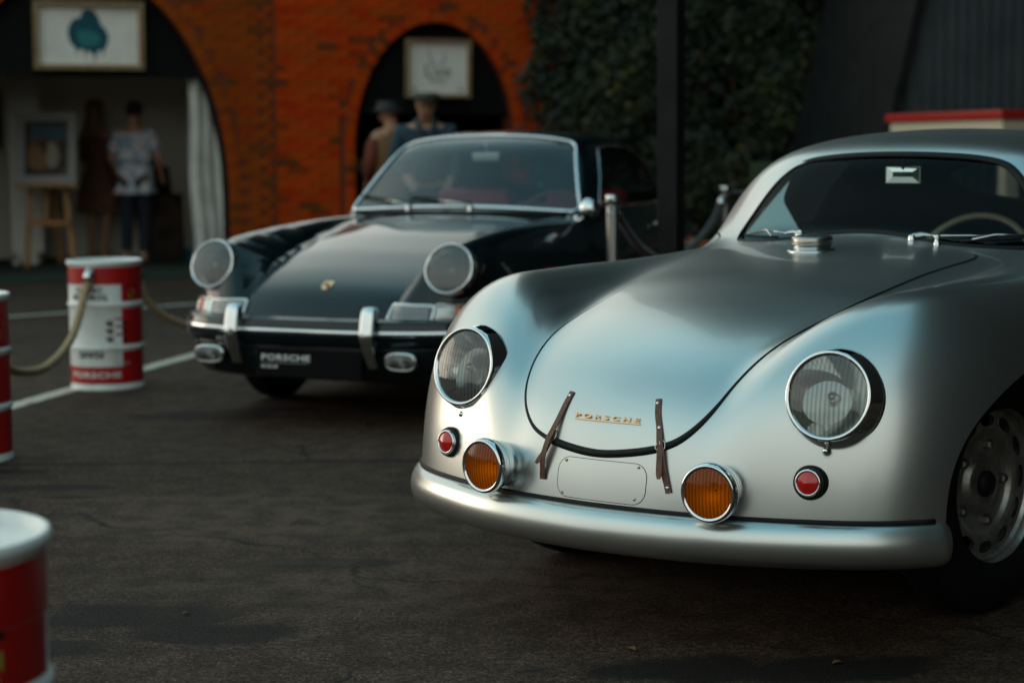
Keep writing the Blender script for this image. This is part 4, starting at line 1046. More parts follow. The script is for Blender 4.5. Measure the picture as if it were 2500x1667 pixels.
    for sg in (-1, 1):
        # bumper guards: tall curved chrome horns
        pr = catmull([(.000, .522, 0), (.016, .527, 0), (.028, .517, 0), (.037, .490, 0), (.047, .450, 0), (.052, .418, 0), (.046, .388, 0), (.022, .335, 0), (-.005, .285, 0)], 5)
        V_, F_ = [], []; w = .034; path_b = .338 * sg
        ss = [(-1, -.03), (-.99, .002), (-.90, .0105), (-.75, .0135), (-.4, .0155), (0, .0162), (.4, .0155), (.75, .0135), (.90, .0105), (.99, .002), (1, -.03)]
        for i, p in enumerate(pr):
            t = pr[min(i + 1, len(pr) - 1)] - pr[max(i - 1, 0)]; t.normalize(); n_ = Vector((-t.y, t.x, 0)) if -t.y > 0 else Vector((-t.y, t.x, 0))
            if n_.x < 0 and i > 3: n_ = -n_
            ww = w * (1 if i < len(pr) * .6 else 1 - .25 * (i / len(pr) - .6) / .4)
            for sx, so in ss: V_.append((path_b + sx * ww, -(p.x + n_.x * so) - .0, p.y + n_.y * so))
        k = len(ss)
        for i in range(len(pr) - 1):
            for j in range(k - 1): F_.append((i * k + j, i * k + j + 1, (i + 1) * k + j + 1, (i + 1) * k + j))
        F_.append(tuple(reversed(range(k))))
        mk('bumper_guard', V_, F_, chrome, car)
        # horn grille and indicator unit
        def uf(b_, z_): return on_front(S, [b_ * sg], [z_])[0]
        o = bpy.data.objects.new('indicator_unit', None); COL.objects.link(o); o.parent = car
        zt = lambda b_: .541 if b_ < .56 else .541 - (b_ - .56) * .06
        ol = [(.372, .535), (.40, .540), (.47, .540), (.545, .538), (.56, .530), (.558, .485), (.545, .476), (.46, .474), (.385, .474), (.366, .482), (.366, .50)]
        loop = [uf(x, y) for x, y in ol]; lc = np.array([q for q in loop]); N = grad(S, lc)
        cl = catmull(lp(lc + N * .004), 3, True); cn = catmull(lp(N), 3, True)
        vv, ff = sweep(cl, cn, [(-.0075, -.004), (-.0075, .003), (-.004, .008), (.001, .0095), (.005, .007), (.0075, .002), (.0075, -.004)], True); mk('grille_frame', vv, ff, bright_trim, o)
        bk = [uf(x, y) for x, y in ol]; bk = np.array(bk) + grad(S, np.array(bk)) * .0012
        mk('grille_back', lp(bk), [tuple(range(len(bk))) if sg > 0 else tuple(reversed(range(len(bk))))], dark, o, smooth=False)
        for zi in (.488, .501, .514, .527):
            P = np.array([uf(x, zi) for x in np.linspace(.372, .553, 12)]); N = grad(S, P)
            vv, ff = tube(lp(P + N * .006), .0030, 8); mk('grille_bar', vv, ff, bright_trim, o)
        # lens pieces follow the body as a padded grid
        def pad(name, b0, b1, z0, z1, m, h=.012):
            g = 10; F_ = []
            gi, gj = np.meshgrid(np.arange(g + 1), np.arange(g + 1), indexing='ij'); gi, gj = gi.ravel(), gj.ravel()
            P = on_front(S, (b0 + (b1 - b0) * gi / g) * sg, z0 + (z1 - z0) * gj / g)
            e = np.minimum(np.minimum(gi, g - gi), np.minimum(gj, g - gj)); V_ = P + grad(S, P) * (h * (1 - (1 - np.minimum(e, 3) / 3) ** 2))[:, None]
            for i in range(g):
                for j in range(g): F_.append((i * (g + 1) + j, i * (g + 1) + j + 1, (i + 1) * (g + 1) + j + 1, (i + 1) * (g + 1) + j)[::(-1 if sg > 0 else 1)])
            return mk(name, lp(V_), F_, m, o)
        pad('clear_lens', .566, .640, .478, .537, lens_front); pad('orange_lens', .642, .682, .480, .534, orange_lens)
        loop = np.array([uf(x, y) for x, y in ((.564, .541), (.62, .540), (.685, .536), (.687, .478), (.62, .474), (.564, .474))]); N = grad(S, loop)
        vv, ff = sweep(catmull(lp(loop + N * .002), 4, True), catmull(lp(N), 4, True), [(-.005, -.003), (-.004, .004), (0, .007), (.004, .004), (.005, -.003)], True); mk('lens_frame', vv, ff, bright_trim, o)
        # headlight
        tl = math.radians(20)
        make_lamp('headlight', car, (.216, .602 * sg, .698), (-math.cos(tl), .03 * sg, math.sin(tl)), .106, .119, .12, chrome, black_paint, bright_lens, .0009, .018, True, False,
                  [(.103, .0005), (.107, .006), (.111, .0065), (.115, .001), (.118, -.010), (.1195, -.022), (.1195, -.034), (.114, -.038)])
        # fog lamp: oblong
        o = bpy.data.objects.new('fog_lamp', None); COL.objects.link(o); o.parent = car; o.location = (.480 * sg, .005, .312)
        def ob(w, h, y, k=40):
            out = []
            for i in range(k):
                t = 2 * math.pi * i / k; c, s = math.cos(t), math.sin(t); e = 2 / 3.
                out.append((w * abs(c) ** e * (1 if c > 0 else -1), y, h * abs(s) ** e * (1 if s > 0 else -1)))
            return out
        def rings(L):
            V_, F_ = [], []
            for r_ in L: V_ += r_
            for i in range(len(L) - 1):
                for j in range(40): F_.append((i * 40 + j, i * 40 + (j + 1) % 40, (i + 1) * 40 + (j + 1) % 40, (i + 1) * 40 + j))
            return V_, F_
        vv, ff = rings([ob(.066, .032, -.024), ob(.071, .0375, -.026), ob(.075, .0415, -.018), ob(.075, .041, .0), ob(.06, .032, .05), ob(.02, .01, .06)]); mk('lamp_shell', vv, ff, chrome, o)
        vv, ff = rings([ob(.0665, .0325, -.023), ob(.05, .025, -.030), ob(.03, .015, -.034), ob(.001, .001, -.035)]); mk('lens', vv, ff, clear_lens, o)
        vv, ff = rings([ob(.066, .032, -.02), ob(.05, .024, .02), ob(.02, .01, .035)]); mk('reflector', vv, ff, reflector, o)
        vv, ff = tube([(0, .03, -.02), (0, .05, -.07)], .01, 8); mk('lamp_bracket', vv, ff, rubber, o)
    # number plate
    o = bpy.data.objects.new('number_plate', None); COL.objects.link(o); o.parent = car; o.location = (.026, -.014, .293); o.rotation_euler = (math.radians(-6), 0, 0)
    bevel_box('plate_holder', .516, .012, .128, rubber, o, .004, (0, .012, 0))
    vv, ff = box_vf(-.250, .250, -.002, .005, -.056, .056); mk('plate', vv, ff, plate_m, o, smooth=False)
    def flat(name, s, size, wide, cx, cz, m, sp=1., bold=0.):
        tv, tf = text_mesh(s, size, 0, wide, sp, bold, 2)
        x0 = min(v[0] for v in tv); V_ = [(v[0] - x0 + cx, -.0035, v[1] + cz) for v in tv]
        return mk(name, V_, tf, m, o, smooth=False)
    flat('lettering', 'PORSCHE', .036, 1.55, -.232, .016, white_print, 1.05, .0006); flat('lettering', 'MUSEUM', .018, 1.1, -.230, -.024, white_print, 1.1, .0003)
    vv, ff = box_vf(-.232, .005, -.0036, -.0026, -.0065, -.0045); mk('plate_line', vv, ff, print_soft, o, smooth=False)
    # bonnet crest: gilt shield
    p = on_front(S, [0], [.609])[0]; n_ = grad(S, p[None])[0]
    o = bpy.data.objects.new('crest', None); COL.objects.link(o); o.parent = car; o.matrix_local = axis_m((p[1], p[0], p[2]), (n_[1], n_[0], n_[2]))
    sh = [(-.024, .030), (0, .034), (.024, .030), (.025, .0), (.018, -.020), (0, -.034), (-.018, -.020), (-.025, 0)]
    def shield(k, z0, z1):
        c = catmull([(x * k, y * k, 0) for x, y in sh], 4, True); m_ = len(c)
        V_ = [(q.x, q.y, z0) for q in c] + [(q.x, q.y, z1) for q in c]
        return V_, [(i, (i + 1) % m_, m_ + (i + 1) % m_, m_ + i) for i in range(m_)] + [tuple(range(m_, 2 * m_))]
    vv, ff = shield(1, -.002, .005); mk('shield', vv, ff, gold, o, smooth=False)
    vv, ff = join([box_vf(-.018, -.002, .002, .020, .005, .0058), box_vf(.002, .018, -.018, -.002, .005, .0058)]); mk('red_field', vv, ff, print_red, o, smooth=False)
    vv, ff = xf(shield(.36, .005, .0066), Matrix.Identity(4)); mk('inner_shield', vv, ff, print_gold, o, smooth=False)
    # wipers parked to the car's right
    for b0, b1, b2 in ((-.26, -.43, -.62), (.10, -.10, -.29)):
        w = bpy.data.objects.new('wiper', None); COL.objects.link(w); w.parent = car
        p = on_front(S, [b0], [.925], 1.2, 2.3)[0] + np.array([-.03, 0, -.012])
        vv, ff = xf(lathe([(.014, -.02), (.014, .012), (.008, .02), (0, .021)], 14), Matrix.Translation((p[1], p[0], p[2]))); mk('pivot', vv, ff, chrome_soft, w)
        q = on_front(S, [b1], [.952], 1.2, 2.3)[0] + np.array([-.02, 0, 0])
        vv, ff = tube(lp([p + (0, 0, .016), (p + q) / 2 + (-.012, 0, .012), q]), [.006, .005, .0035], 8); mk('arm', vv, ff, chrome_soft, w)
        P = on_front(S, np.linspace(b1 + .19, b2 + .0, 8), np.linspace(.938, .972, 8), 1.2, 2.3) + np.array([-.012, 0, 0])
        vv, ff = tube(lp(P), .006, 8); mk('blade', vv, ff, rubber, w)
    vv, ff = tube(lp(on_front(S, np.linspace(-.60, .60, 40), np.full(40, .893), 1.1, 2.3) + np.array([-.012, 0, .002])), .006, 8)
    mk('cowl_seal', vv, ff, rubber, car)
    for b_ in (.655,):
        p = on_top(S, [1.55], [b_])[0]; vv, ff = xf(lathe([(.014, -.01), (.014, .008), (.009, .018), (0, .02)], 14), Matrix.Translation((p[1], p[0], p[2]))); mk('washer_jet', vv, ff, chrome, car)
    # cabin
    vv, ff = box_vf(-.62, .62, 1.45, 3.0, .22, .50); mk('floor_tub', vv, ff, interior, car, smooth=False)
    P1 = on_front(S, np.linspace(-.60, .60, 21), np.full(21, .905), 1.2, 2.3) + np.array([.03, 0, -.012]); V_, F_ = [], []
    for i in range(21):
        a_, b_, z_ = P1[i]
        for da, dz in ((0, 0), (.08, .004), (.20, .0), (.25, -.03), (.265, -.22)): V_.append((b_, a_ + da, z_ + dz))
    for i in range(20):
        for k_ in range(4): F_.append((i * 5 + k_, i * 5 + k_ + 1, (i + 1) * 5 + k_ + 1, (i + 1) * 5 + k_))
    mk('dashboard', V_, F_, interior, car)
    o = bpy.data.objects.new('steering_wheel', None); COL.objects.link(o); o.parent = car
    o.matrix_local = Matrix.Translation((.33, 1.98, .80)) @ Matrix.Rotation(math.radians(66), 4, 'X')
    vv, ff = tube([(.20 * math.cos(t), .20 * math.sin(t), 0) for t in np.linspace(0, 2 * math.pi, 56, endpoint=False)], .0115, 10, True); mk('wheel_rim', vv, ff, woodrim, o)
    for t in (0, math.pi, 1.5 * math.pi):
        vv, ff = tube([(.19 * math.cos(t), .19 * math.sin(t), 0), (.03 * math.cos(t), .03 * math.sin(t), -.03)], .008, 8); mk('spoke', vv, ff, steel, o)
    for b_ in (-.33, .33):
        for nm, dims, loc in (('seat_cushion', (.46, .48, .16), (b_, 2.22, .44)), ('seat_back', (.44, .13, .50), (b_, 2.50, .74))):
            bevel_box(nm, *dims, maroon, car, .05, loc, 0, 3)
    for sg in (-1, 1): bevel_box('door_card', .03, .90, .40, maroon, car, .01, (.655 * sg, 2.10, .655))
    bevel_box('rear_bench', 1.1, .14, .40, maroon, car, .05, (0, 2.98, .70), 0, 3)
    o = bpy.data.objects.new('rear_view_mirror', None); COL.objects.link(o); o.parent = car; o.matrix_local = axis_m((.02, 1.86, 1.168), (.25, -1, .05))
    bevel_box('mirror_case', .15, .05, .03, chrome_soft, o, .012, (0, 0, 0), 0, 3)
    vv, ff = tube([(0, .02, 0), (.0, .08, -.005)], .005, 8); mk('mirror_stem', vv, ff, chrome_soft, o)
    for a_ in (.89, 3.10):
        for sg in (-1, 1):
            make_wheel(car, .665 * sg, a_, .315, .315, .19, sg, 'plain')
            make_well(car, a_, .33, .38, .40, .40, .70, sg)
    return car
lens_front = mat('ribbed_clear_lens', (.80, .80, .76), .18, 0, .6); bright_trim = mat('bright_trim', (.86, .88, .88), .28, .85)
black_car = build_black()
# ================================================================== ground and markings
g = mk('ground', [(-70, -60, 0), (90, -60, 0), (90, 90, 0), (-70, 90, 0)], [(0, 1, 2, 3)], asphalt, None, False); tag(g, kind='structure')
def stripe(name, p, q, w, z=.004, m=paint_line):
    p, q = Vector((*p, 0)), Vector((*q, 0)); d = (q - p).normalized(); n_ = Vector((-d.y, d.x, 0)) * w / 2; V, F = [], []; k = max(2, int((q - p).length / .25))
    for i in range(k + 1):
        c = p + (q - p) * i / k
        for s in (-1, 1): V.append((c.x + n_.x * s + random.uniform(-.004, .004), c.y + n_.y * s + random.uniform(-.004, .004), z))
    for i in range(k): F.append((2 * i, 2 * i + 2, 2 * i + 3, 2 * i + 1)[::-1])
    o = mk(name, V, F, m, None, False); tag(o, kind='structure'); return o
stripe('road_marking', (-3.25, 4.95), (-1.45, 13.0), .105)
stripe('road_marking', (-5.2, 12.35), (-2.3, 14.9), .09)

# ================================================================== brick arches
OM = math.radians(22.0); WP = (-3.745, 18.8)
WT = Vector((math.cos(OM), math.sin(OM), 0)); WN = Vector((-math.sin(OM), math.cos(OM), 0))
def wpt(s, y, z=0.): return Vector((WP[0], WP[1], 0)) + WT * s + WN * y + Vector((0, 0, z))
ARCH_L = (-.55, 1.47, .75, 2.27); ARCH_R = (3.19, .93, 1.21, 1.36)
def arch_z(A, s, grow=0.):
    c, hw, sp, rise = A; t = abs(s - c) / (hw + grow)
    return None if t >= 1 else sp + (rise + grow) * math.sqrt(1 - t * t)
def in_arch(A, s, z, grow=0.):
    az = arch_z(A, s, grow); return az is not None and z < az
def brick_mesh(w, h, d=.06, j=.0):
    r = lambda: random.uniform(-j, j)
    V = [(-w / 2 + r(), 0, -h / 2 + r()), (w / 2 + r(), 0, -h / 2 + r()), (w / 2 + r(), 0, h / 2 + r()), (-w / 2 + r(), 0, h / 2 + r())]
    e = .004
    Fr = [(x * (1 - e * 2 / w), -.0035, z * (1 - e * 2 / h)) for x, y, z in V]; Bk = [(x, d, z) for x, y, z in V]
    VV = V + Fr + Bk
    F = [(4, 5, 6, 7)] + [(i, (i + 1) % 4, 4 + (i + 1) % 4, 4 + i) for i in range(4)] + [(8 + i, 8 + (i + 1) % 4, (i + 1) % 4, i) for i in range(4)]
    return VV, F
BR_FULL = []; BR_HALF = []; BR_HEAD = []
for k in range(4):
    for L, w, h in ((BR_FULL, .215, .065), (BR_HALF, .1025, .065), (BR_HEAD, .068, .108)):
        V, F = brick_mesh(w, h, .06, .0018); me = bpy.data.meshes.new('brick'); me.from_pydata(V, [], F); me.update(); L.append(me)
def brick_wall(label, s0, s1, A, m, vis, HT=3.6):
    w = empty('brick_wall', tuple(wpt((s0 + s1) / 2, 0)), OM); tag(w, label, 'brick wall', 'brick walls with arched openings')
    off = -(s0 + s1) / 2
    # mortar core with the arch cut through
    V, F = [], []
    xs = sorted(set([s0, s1, max(s0, A[0] - A[1]), min(s1, A[0] + A[1])] + [max(s0, min(s1, A[0] + A[1] * math.sin(t))) for t in np.linspace(-math.pi / 2, math.pi / 2, 49)]))
    yf, yb = .006, .42
    for a, b in zip(xs[:-1], xs[1:]):
        mid_ = (a + b) / 2; ins = abs(mid_ - A[0]) < A[1]
        za = (arch_z(A, a) or A[2]) if ins else 0.; zb = (arch_z(A, b) or A[2]) if ins else 0.
        k = len(V); V += [(a + off, yf, za), (b + off, yf, zb), (b + off, yf, HT), (a + off, yf, HT)]; F.append((k, k + 1, k + 2, k + 3))
        if ins: k = len(V); V += [(a + off, yf, za), (b + off, yf, zb), (b + off, yb, zb), (a + off, yb, za)]; F.append((k, k + 3, k + 2, k + 1))
        else:
            k = len(V); V += [(a + off, yb, 0), (b + off, yb, 0), (b + off, yb, HT), (a + off, yb, HT)]; F.append((k, k + 3, k + 2, k + 1))
    for sx, fl in ((A[0] - A[1], 1), (A[0] + A[1], -1)):
        if s0 < sx < s1:
            k = len(V); V += [(sx + off, yf, 0), (sx + off, yb, 0), (sx + off, yb, A[2]), (sx + off, yf, A[2])]; F.append((k, k + 1, k + 2, k + 3)[::fl])
    k = len(V); V += [(s0 + off, yf, HT), (s1 + off, yf, HT), (s1 + off, yb, HT), (s0 + off, yb, HT)]; F.append((k, k + 1, k + 2, k + 3))
    for sx in (s0, s1): 
        k = len(V); V += [(sx + off, yf, 0), (sx + off, yb, 0), (sx + off, yb, HT), (sx + off, yf, HT)]; F.append((k, k + 1, k + 2, k + 3))
    mk('mortar_core', V, F, mortar, w, False)
    spots = []                                        # (s, z, tilt, mesh list)
    # ring of headers round the arch
    P = [(A[0] - A[1], z) for z in np.arange(.04, A[2], .075)]
    arc = []; t = math.pi
    pts = [(A[0] + A[1] * math.cos(q), A[2] + A[3] * math.sin(q)) for q in np.linspace(math.pi, 0, 600)]
    acc = 0.; last = pts[0]; nxt = .0375
    for i in range(1, 600):
        d = math.dist(pts[i], last); acc += d; last = pts[i]
        if acc >= nxt:
            q = math.pi * (1 - i / 599); nx, nz = math.cos(q) / A[1], math.sin(q) / A[3]; ln = math.hypot(nx, nz); nx /= ln; nz /= ln
            arc.append((pts[i][0] + nx * .052, pts[i][1] + nz * .052, math.atan2(nx, nz))); nxt += .0775
    for s, z, a in arc:
        if s0 + .03 < s < s1 - .03: spots.append((s, z, a, BR_HEAD))
    for sg in (-1, 1):
        for z in np.arange(.04, A[2] - .03, .075):
            s = A[0] + sg * (A[1] + .052)
            if s0 < s < s1: spots.append((s, z, math.pi / 2, BR_HEAD))
    row = 0; z = .0375
    while z < HT - .03:
        s = s0 + (.1075 if row % 2 == 0 else .0515); first = row % 2 == 1
        while s < s1 - .02:
            Lm = BR_HALF if first or s + .1075 > s1 + .01 else BR_FULL
            wd = .1025 if Lm is BR_HALF else .215
            if Lm is BR_FULL and s + .1075 > s1: break
            hit = any(in_arch(A, s + dx, z + dz, .095) for dx in (-wd * .42, 0, wd * .42) for dz in (0,)) 
            if hit and not in_arch(A, s, z, .12) and Lm is BR_FULL:      # try a half brick next to the ring
                for dx in (-.0565, .0565):
                    if not any(in_arch(A, s + dx + e, z, .085) for e in (-.05, .05)): spots.append((s + dx, z, 0, BR_HALF)); break
            elif not hit: spots.append((s, z, 0, Lm))
            s += wd / 2 + .010 + (.1075 if not first else .1075) ; first = False
        row += 1; z += .075
    vis_ = [q for q in spots if vis(q[0], q[1])]; vis_.sort(key=lambda q: (q[3] is not BR_HEAD and False, abs(q[1] - 1.6)))
    single, rest = vis_[:300], vis_[300:] + [q for q in spots if not vis(q[0], q[1])]
    for me in BR_FULL + BR_HALF + BR_HEAD: pass
    meshes = {}
    for s, z, a, L in single:
        src = random.choice(L); key = (src.name, m.name)
        if key not in meshes: me = src.copy(); me.materials.append(m); meshes[key] = me
        o = bpy.data.objects.new('brick', meshes[key]); COL.objects.link(o); o.parent = w
        o.location = (s + off, random.uniform(-.004, .002), z); o.rotation_euler = (random.uniform(-.006, .006), a, random.uniform(-.008, .008))
    V, F, tn = [], [], []
    for s, z, a, L in rest:
        src = random.choice(L); M = Matrix.Translation((s + off, random.uniform(-.004, .002), z)) @ Matrix.Rotation(a, 4, 'Y'); k = len(V); r = random.random()
        V += [tuple(M @ v.co) for v in src.vertices]
        for p in src.polygons: F.append(tuple(i + k for i in p.vertices)); tn.append(r)
    o = mk('brick_courses', V, F, m, w, False); tag(o, kind='stuff')
    at = o.data.attributes.new('tone', 'FLOAT', 'FACE'); at.data.foreach_set('value', tn)
    return w, off
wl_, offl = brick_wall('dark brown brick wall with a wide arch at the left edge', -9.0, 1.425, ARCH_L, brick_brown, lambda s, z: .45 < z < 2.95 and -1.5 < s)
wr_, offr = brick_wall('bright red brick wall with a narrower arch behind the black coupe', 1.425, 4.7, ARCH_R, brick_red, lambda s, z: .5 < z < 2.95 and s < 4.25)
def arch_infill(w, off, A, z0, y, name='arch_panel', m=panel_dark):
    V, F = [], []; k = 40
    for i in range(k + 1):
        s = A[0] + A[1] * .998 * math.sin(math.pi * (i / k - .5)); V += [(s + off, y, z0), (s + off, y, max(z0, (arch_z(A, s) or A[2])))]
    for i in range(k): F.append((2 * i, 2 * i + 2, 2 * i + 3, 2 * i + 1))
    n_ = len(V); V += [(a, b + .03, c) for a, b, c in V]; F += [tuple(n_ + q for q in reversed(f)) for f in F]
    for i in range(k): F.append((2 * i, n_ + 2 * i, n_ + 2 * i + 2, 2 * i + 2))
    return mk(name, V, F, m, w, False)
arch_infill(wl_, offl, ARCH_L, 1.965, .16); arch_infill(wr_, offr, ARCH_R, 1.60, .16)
# dark liner that frames the left opening
V, F = tube([(ARCH_L[0] + ARCH_L[1] * .985 + offl, .12, z) for z in (0., .4, .75)] + [(ARCH_L[0] + ARCH_L[1] * .985 * math.cos(t) + offl, .12, .75 + 2.25 * math.sin(t)) for t in np.linspace(.05, .62, 12)], .035, 8)
mk('opening_frame', V, F, panel_dark, wl_)
def room(name, s0, s1, y0, y1, h, m_back, m_side, back_part=None):
    V, F = [], []; mi = []
    c = lambda s, y, z: tuple(wpt(s, y, z))
    for q, i in (([(s0, y1, 0), (s1, y1, 0), (s1, y1, h), (s0, y1, h)], 0), ([(s0, y0, 0), (s0, y1, 0), (s0, y1, h), (s0, y0, h)], 1), ([(s1, y1, 0), (s1, y0, 0), (s1, y0, h), (s1, y1, h)], 1), ([(s0, y0, h), (s0, y1, h), (s1, y1, h), (s1, y0, h)], 1), ([(s0, y0, .002), (s1, y0, .002), (s1, y1, .002), (s0, y1, .002)], 1)):
        k = len(V); V += [c(*p) for p in q]; F.append((k, k + 1, k + 2, k + 3)); mi.append(i)
    o = mk(name, V, F, [m_back, m_side], None, False, None, mi); tag(o, kind='structure'); return o
room('room_left', -2.6, 1.36, .43, 3.0, 3.3, room_grey, room_grey)
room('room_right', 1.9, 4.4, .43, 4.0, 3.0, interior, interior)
V, F = [], []
for s, y in ((-9, -1.32), (1.25, -1.12), (1.25, 3.35), (-9, 3.35)): V.append(tuple(wpt(s, y, .005)))
tag(mk('carpet', V, [(0, 1, 2, 3)], carpet, None, False), 'dark green carpet laid in front of the left brick arch', 'carpet')
# ================================================================== garden wall, far trees, dark blocks added to darken what the paint reflects
V, F = box_vf(4.7, 9.5, .02, .4, 0, 6.2); V = [tuple(wpt(*v)) for v in V]; tag(mk('wall_back', V, F, dark, None, False), kind='structure')
bk = mat('dark_boarding', (.011, .012, .012), .8, spec=.1); noise_col(bk, (.008, .009, .009), (.015, .0165, .016), 5)
V, F = box_vf(3.75, 30, 19.5, 23, 0, 24); tag(mk('added_block_back', V, F, dark, None, False), kind='structure')  # tall dark block added so the silver bonnet reflects dark
V, F = box_vf(-.2, 30, 23.5, 34, 0, 23.5); tag(mk('added_block_back', V, F, bk, None, False), kind='structure')  # unseen block added behind, keeps sky out of the bonnet's reflection
V, F = box_vf(5.6, 14, -9, 14.9, 0, 15); tag(mk('added_block_right', V, F, bk, None, False), kind='structure')  # unseen block added to darken the silver coupe's right-hand side
V, F = [], []; nx, nz = 300, 12
for i in range(nx):
    x = -70 + 160 * i / (nx - 1); h = 5.5 + 1.3 * math.sin(x * .43) + .9 * math.sin(x * 1.3 + 1) + random.uniform(-.5, .5)
    for j in range(nz):
        t = j / (nz - 1); V.append((x + random.uniform(-.2, .2), -42 + 1.8 * math.sin(t * 9 + x) * .35 - 2.2 * t * t + random.uniform(-.4, .4), h * t + (random.uniform(-.25, .25) if 0 < j else 0)))
for i in range(nx - 1):
    for j in range(nz - 1): F.append((i * nz + j, (i + 1) * nz + j, (i + 1) * nz + j + 1, i * nz + j + 1))
tag(mk('treeline', V, F, bush_m, None, False), kind='stuff')

# ================================================================== ivy
ivy = empty('ivy', tuple(wpt(6.4, 0)), OM); tag(ivy, 'thick dark green ivy climbing the wall between red brick and dark post', 'ivy')
def noise2(x, y):
    return (math.sin(x * 2.1 + math.sin(y * 1.7) * 1.3) + math.sin(y * 2.6 + math.cos(x * 1.9) * 1.4) + .6 * math.sin(x * 5.3 + y * 3.1) + .5 * math.sin(y * 6.7 - x * 4.3)) / 3.1
rv = np.random.RandomState(11); V, F, tn = [], [], []
def leaf(c, nrm, size, roll, tone):
    n_ = Vector(nrm).normalized(); up = Vector((0, 0, 1)); x = up.cross(n_)
    x = x.normalized() if x.length > .01 else Vector((1, 0, 0)); y = n_.cross(x)
    cr, sr = math.cos(roll), math.sin(roll); ax = x * cr + y * sr; ay = -x * sr + y * cr; k = len(V); s = size
    for u, v, w in ((0, -.55, 0), (.38, -.30, -.04), (.52, .10, -.10), (.20, .22, -.02), (0, .62, -.14), (-.20, .22, -.02), (-.52, .10, -.10), (-.38, -.30, -.04), (0, .05, .06)):
        V.append(tuple(Vector(c) + ax * (u * s) + ay * (v * s) + n_ * (w * s)))
    for i in range(8): F.append((k + i, k + (i + 1) % 8, k + 8)); tn.append(tone)
cnt = 0
while cnt < 17000:
    s, z = rv.uniform(4.05, 9.6), rv.uniform(.0, 3.3) if cnt < 12500 else rv.uniform(3.2, 6.2)
    q = noise2(s * 1.35, z * 1.35); edge = 4.13 + .07 * math.sin(z * 3.1) + .06 * math.sin(z * 8.3 + 1)
    if s < edge: continue
    if rv.rand() > .52 + .5 * q + (.25 if z > 3.2 else 0): continue
    if s > 8.0 and rv.rand() < (s - 8.0) / 1.9: continue
    y = -.06 - .30 * max(0, .5 + .5 * q) * rv.rand() ** .6 - .05
    nr = Vector((rv.normal(0, .55), -1, rv.normal(.25, .5))); cnt += 1
    leaf((s - 6.4, y, z), nr, rv.uniform(.055, .105) * (1.5 if z > 3.2 else 1), rv.normal(math.pi, .7), min(1, max(0, .38 + .30 * q + rv.normal(0, .17))))
o = mk('leaves', V, F, leaf_m, ivy, False); tag(o, kind='stuff'); at = o.data.attributes.new('tone', 'FLOAT', 'FACE'); at.data.foreach_set('value', tn)
for k in range(14):
    s = 4.5 + k * .37 + random.uniform(-.1, .1) - 6.4; pth = [(s + .06 * math.sin(z * 2 + k), -.03, z) for z in np.linspace(0, 6.5, 26)]
    V, F = tube(pth, [.022 - .014 * i / 25 for i in range(26)], 6); mk('stem', V, F, wood, ivy)
# ================================================================== signs in the arches
def framed_sign(label, s, z, w, h, y, frame=.05, depth=.06, tilt=0., board=sign_white):
    o = empty('sign', tuple(wpt(s, y, z)), OM); tag(o, label, 'sign', None); o.rotation_euler = (math.radians(3), tilt, OM)
    V, F = box_vf(-w / 2, w / 2, -.004, .012, -h / 2, h / 2); mk('board', V, F, board, o, False)
    for x0, x1, z0, z1 in ((-w / 2 - frame, w / 2 + frame, h / 2, h / 2 + frame), (-w / 2 - frame, w / 2 + frame, -h / 2 - frame, -h / 2), (-w / 2 - frame, -w / 2, -h / 2, h / 2), (w / 2, w / 2 + frame, -h / 2, h / 2)):
        V, F = box_vf(x0, x1, -depth, .012, z0, z1); mk('frame_rail', V, F, frame_wood, o, False)
    return o
def flat_shape(name, pts, y, m, parent, smooth=True, k=5):
    c = catmull([(x, 0, z) for x, z in pts], k, True) if smooth else [Vector((x, 0, z)) for x, z in pts]
    return mk(name, [(p.x, y, p.z) for p in c], [tuple(range(len(c)))], m, parent, False)
def flat_text(s_, size, wide, x, z, y, m, parent, bold=0., sp=1., name='lettering'):
    tv, tf = text_mesh(s_, size, 0, wide, sp, bold, 2)
    return mk(name, [(v[0] + x, y, v[1] + z) for v in tv], tf, m, parent, False)
sg1 = framed_sign('wooden framed white sign with a dripping teal paint blob in the left arch', -.47, 2.372, .985, .575, .08)
# measured from the sign: a blob of three lobes with four drips
blob = [(-.085, .165), (-.14, .150), (-.19, .085), (-.205, -.0), (-.18, -.085), (-.14, -.135), (-.125, -.165), (-.12, -.225), (-.108, -.165), (-.085, -.150), (-.055, -.160), (-.045, -.185), (-.038, -.255), (-.028, -.185), (-.015, -.165), (.015, -.18), (.045, -.20), (.060, -.285), (.073, -.20), (.095, -.165), (.125, -.155), (.142, -.230), (.153, -.155), (.178, -.11), (.195, -.03), (.17, .045), (.125, .095), (.10, .165), (.055, .225), (-.0, .245), (-.055, .225)]
flat_shape('paint_blob', [(x * 1.0 - .0, z * 1.0 + .01) for x, z in blob], -.0055, teal, sg1)
flat_shape('paint_sheen', [(-.11, .03), (-.02, .045), (.09, .01), (.105, -.07), (.03, -.105), (-.08, -.09)], -.0065, teal_soft, sg1)
sg2 = framed_sign('small framed white sign with faint dark brush drawing in the right arch', 3.195, 2.078, .66, .545, -.02, .035, .05)
flat_text('Live', .19, 1.0, 0., -.035, -.006, print_dark, sg2, -.001)
for pts in ([(-.115, .175), (-.10, .20), (-.085, .13), (-.055, .06), (-.03, .02), (-.055, .02), (-.085, .06)], [(.02, .02), (.055, .08), (.075, .16), (.09, .19), (.085, .12), (.07, .06), (.045, .02)]):
    flat_shape('brush_stroke', pts, -.0055, print_soft, sg2)
flat_shape('brush_stroke', [(-.09, -.12), (.0, -.115), (.08, -.12), (.075, -.15), (.0, -.145), (-.085, -.15)], -.0055, print_soft, sg2)
for x in (-.265, .265): flat_shape('corner_mark', [(x - .035, -.215), (x + .03, -.212), (x + .035, -.245), (x - .03, -.25)], -.0055, print_soft, sg2, False)
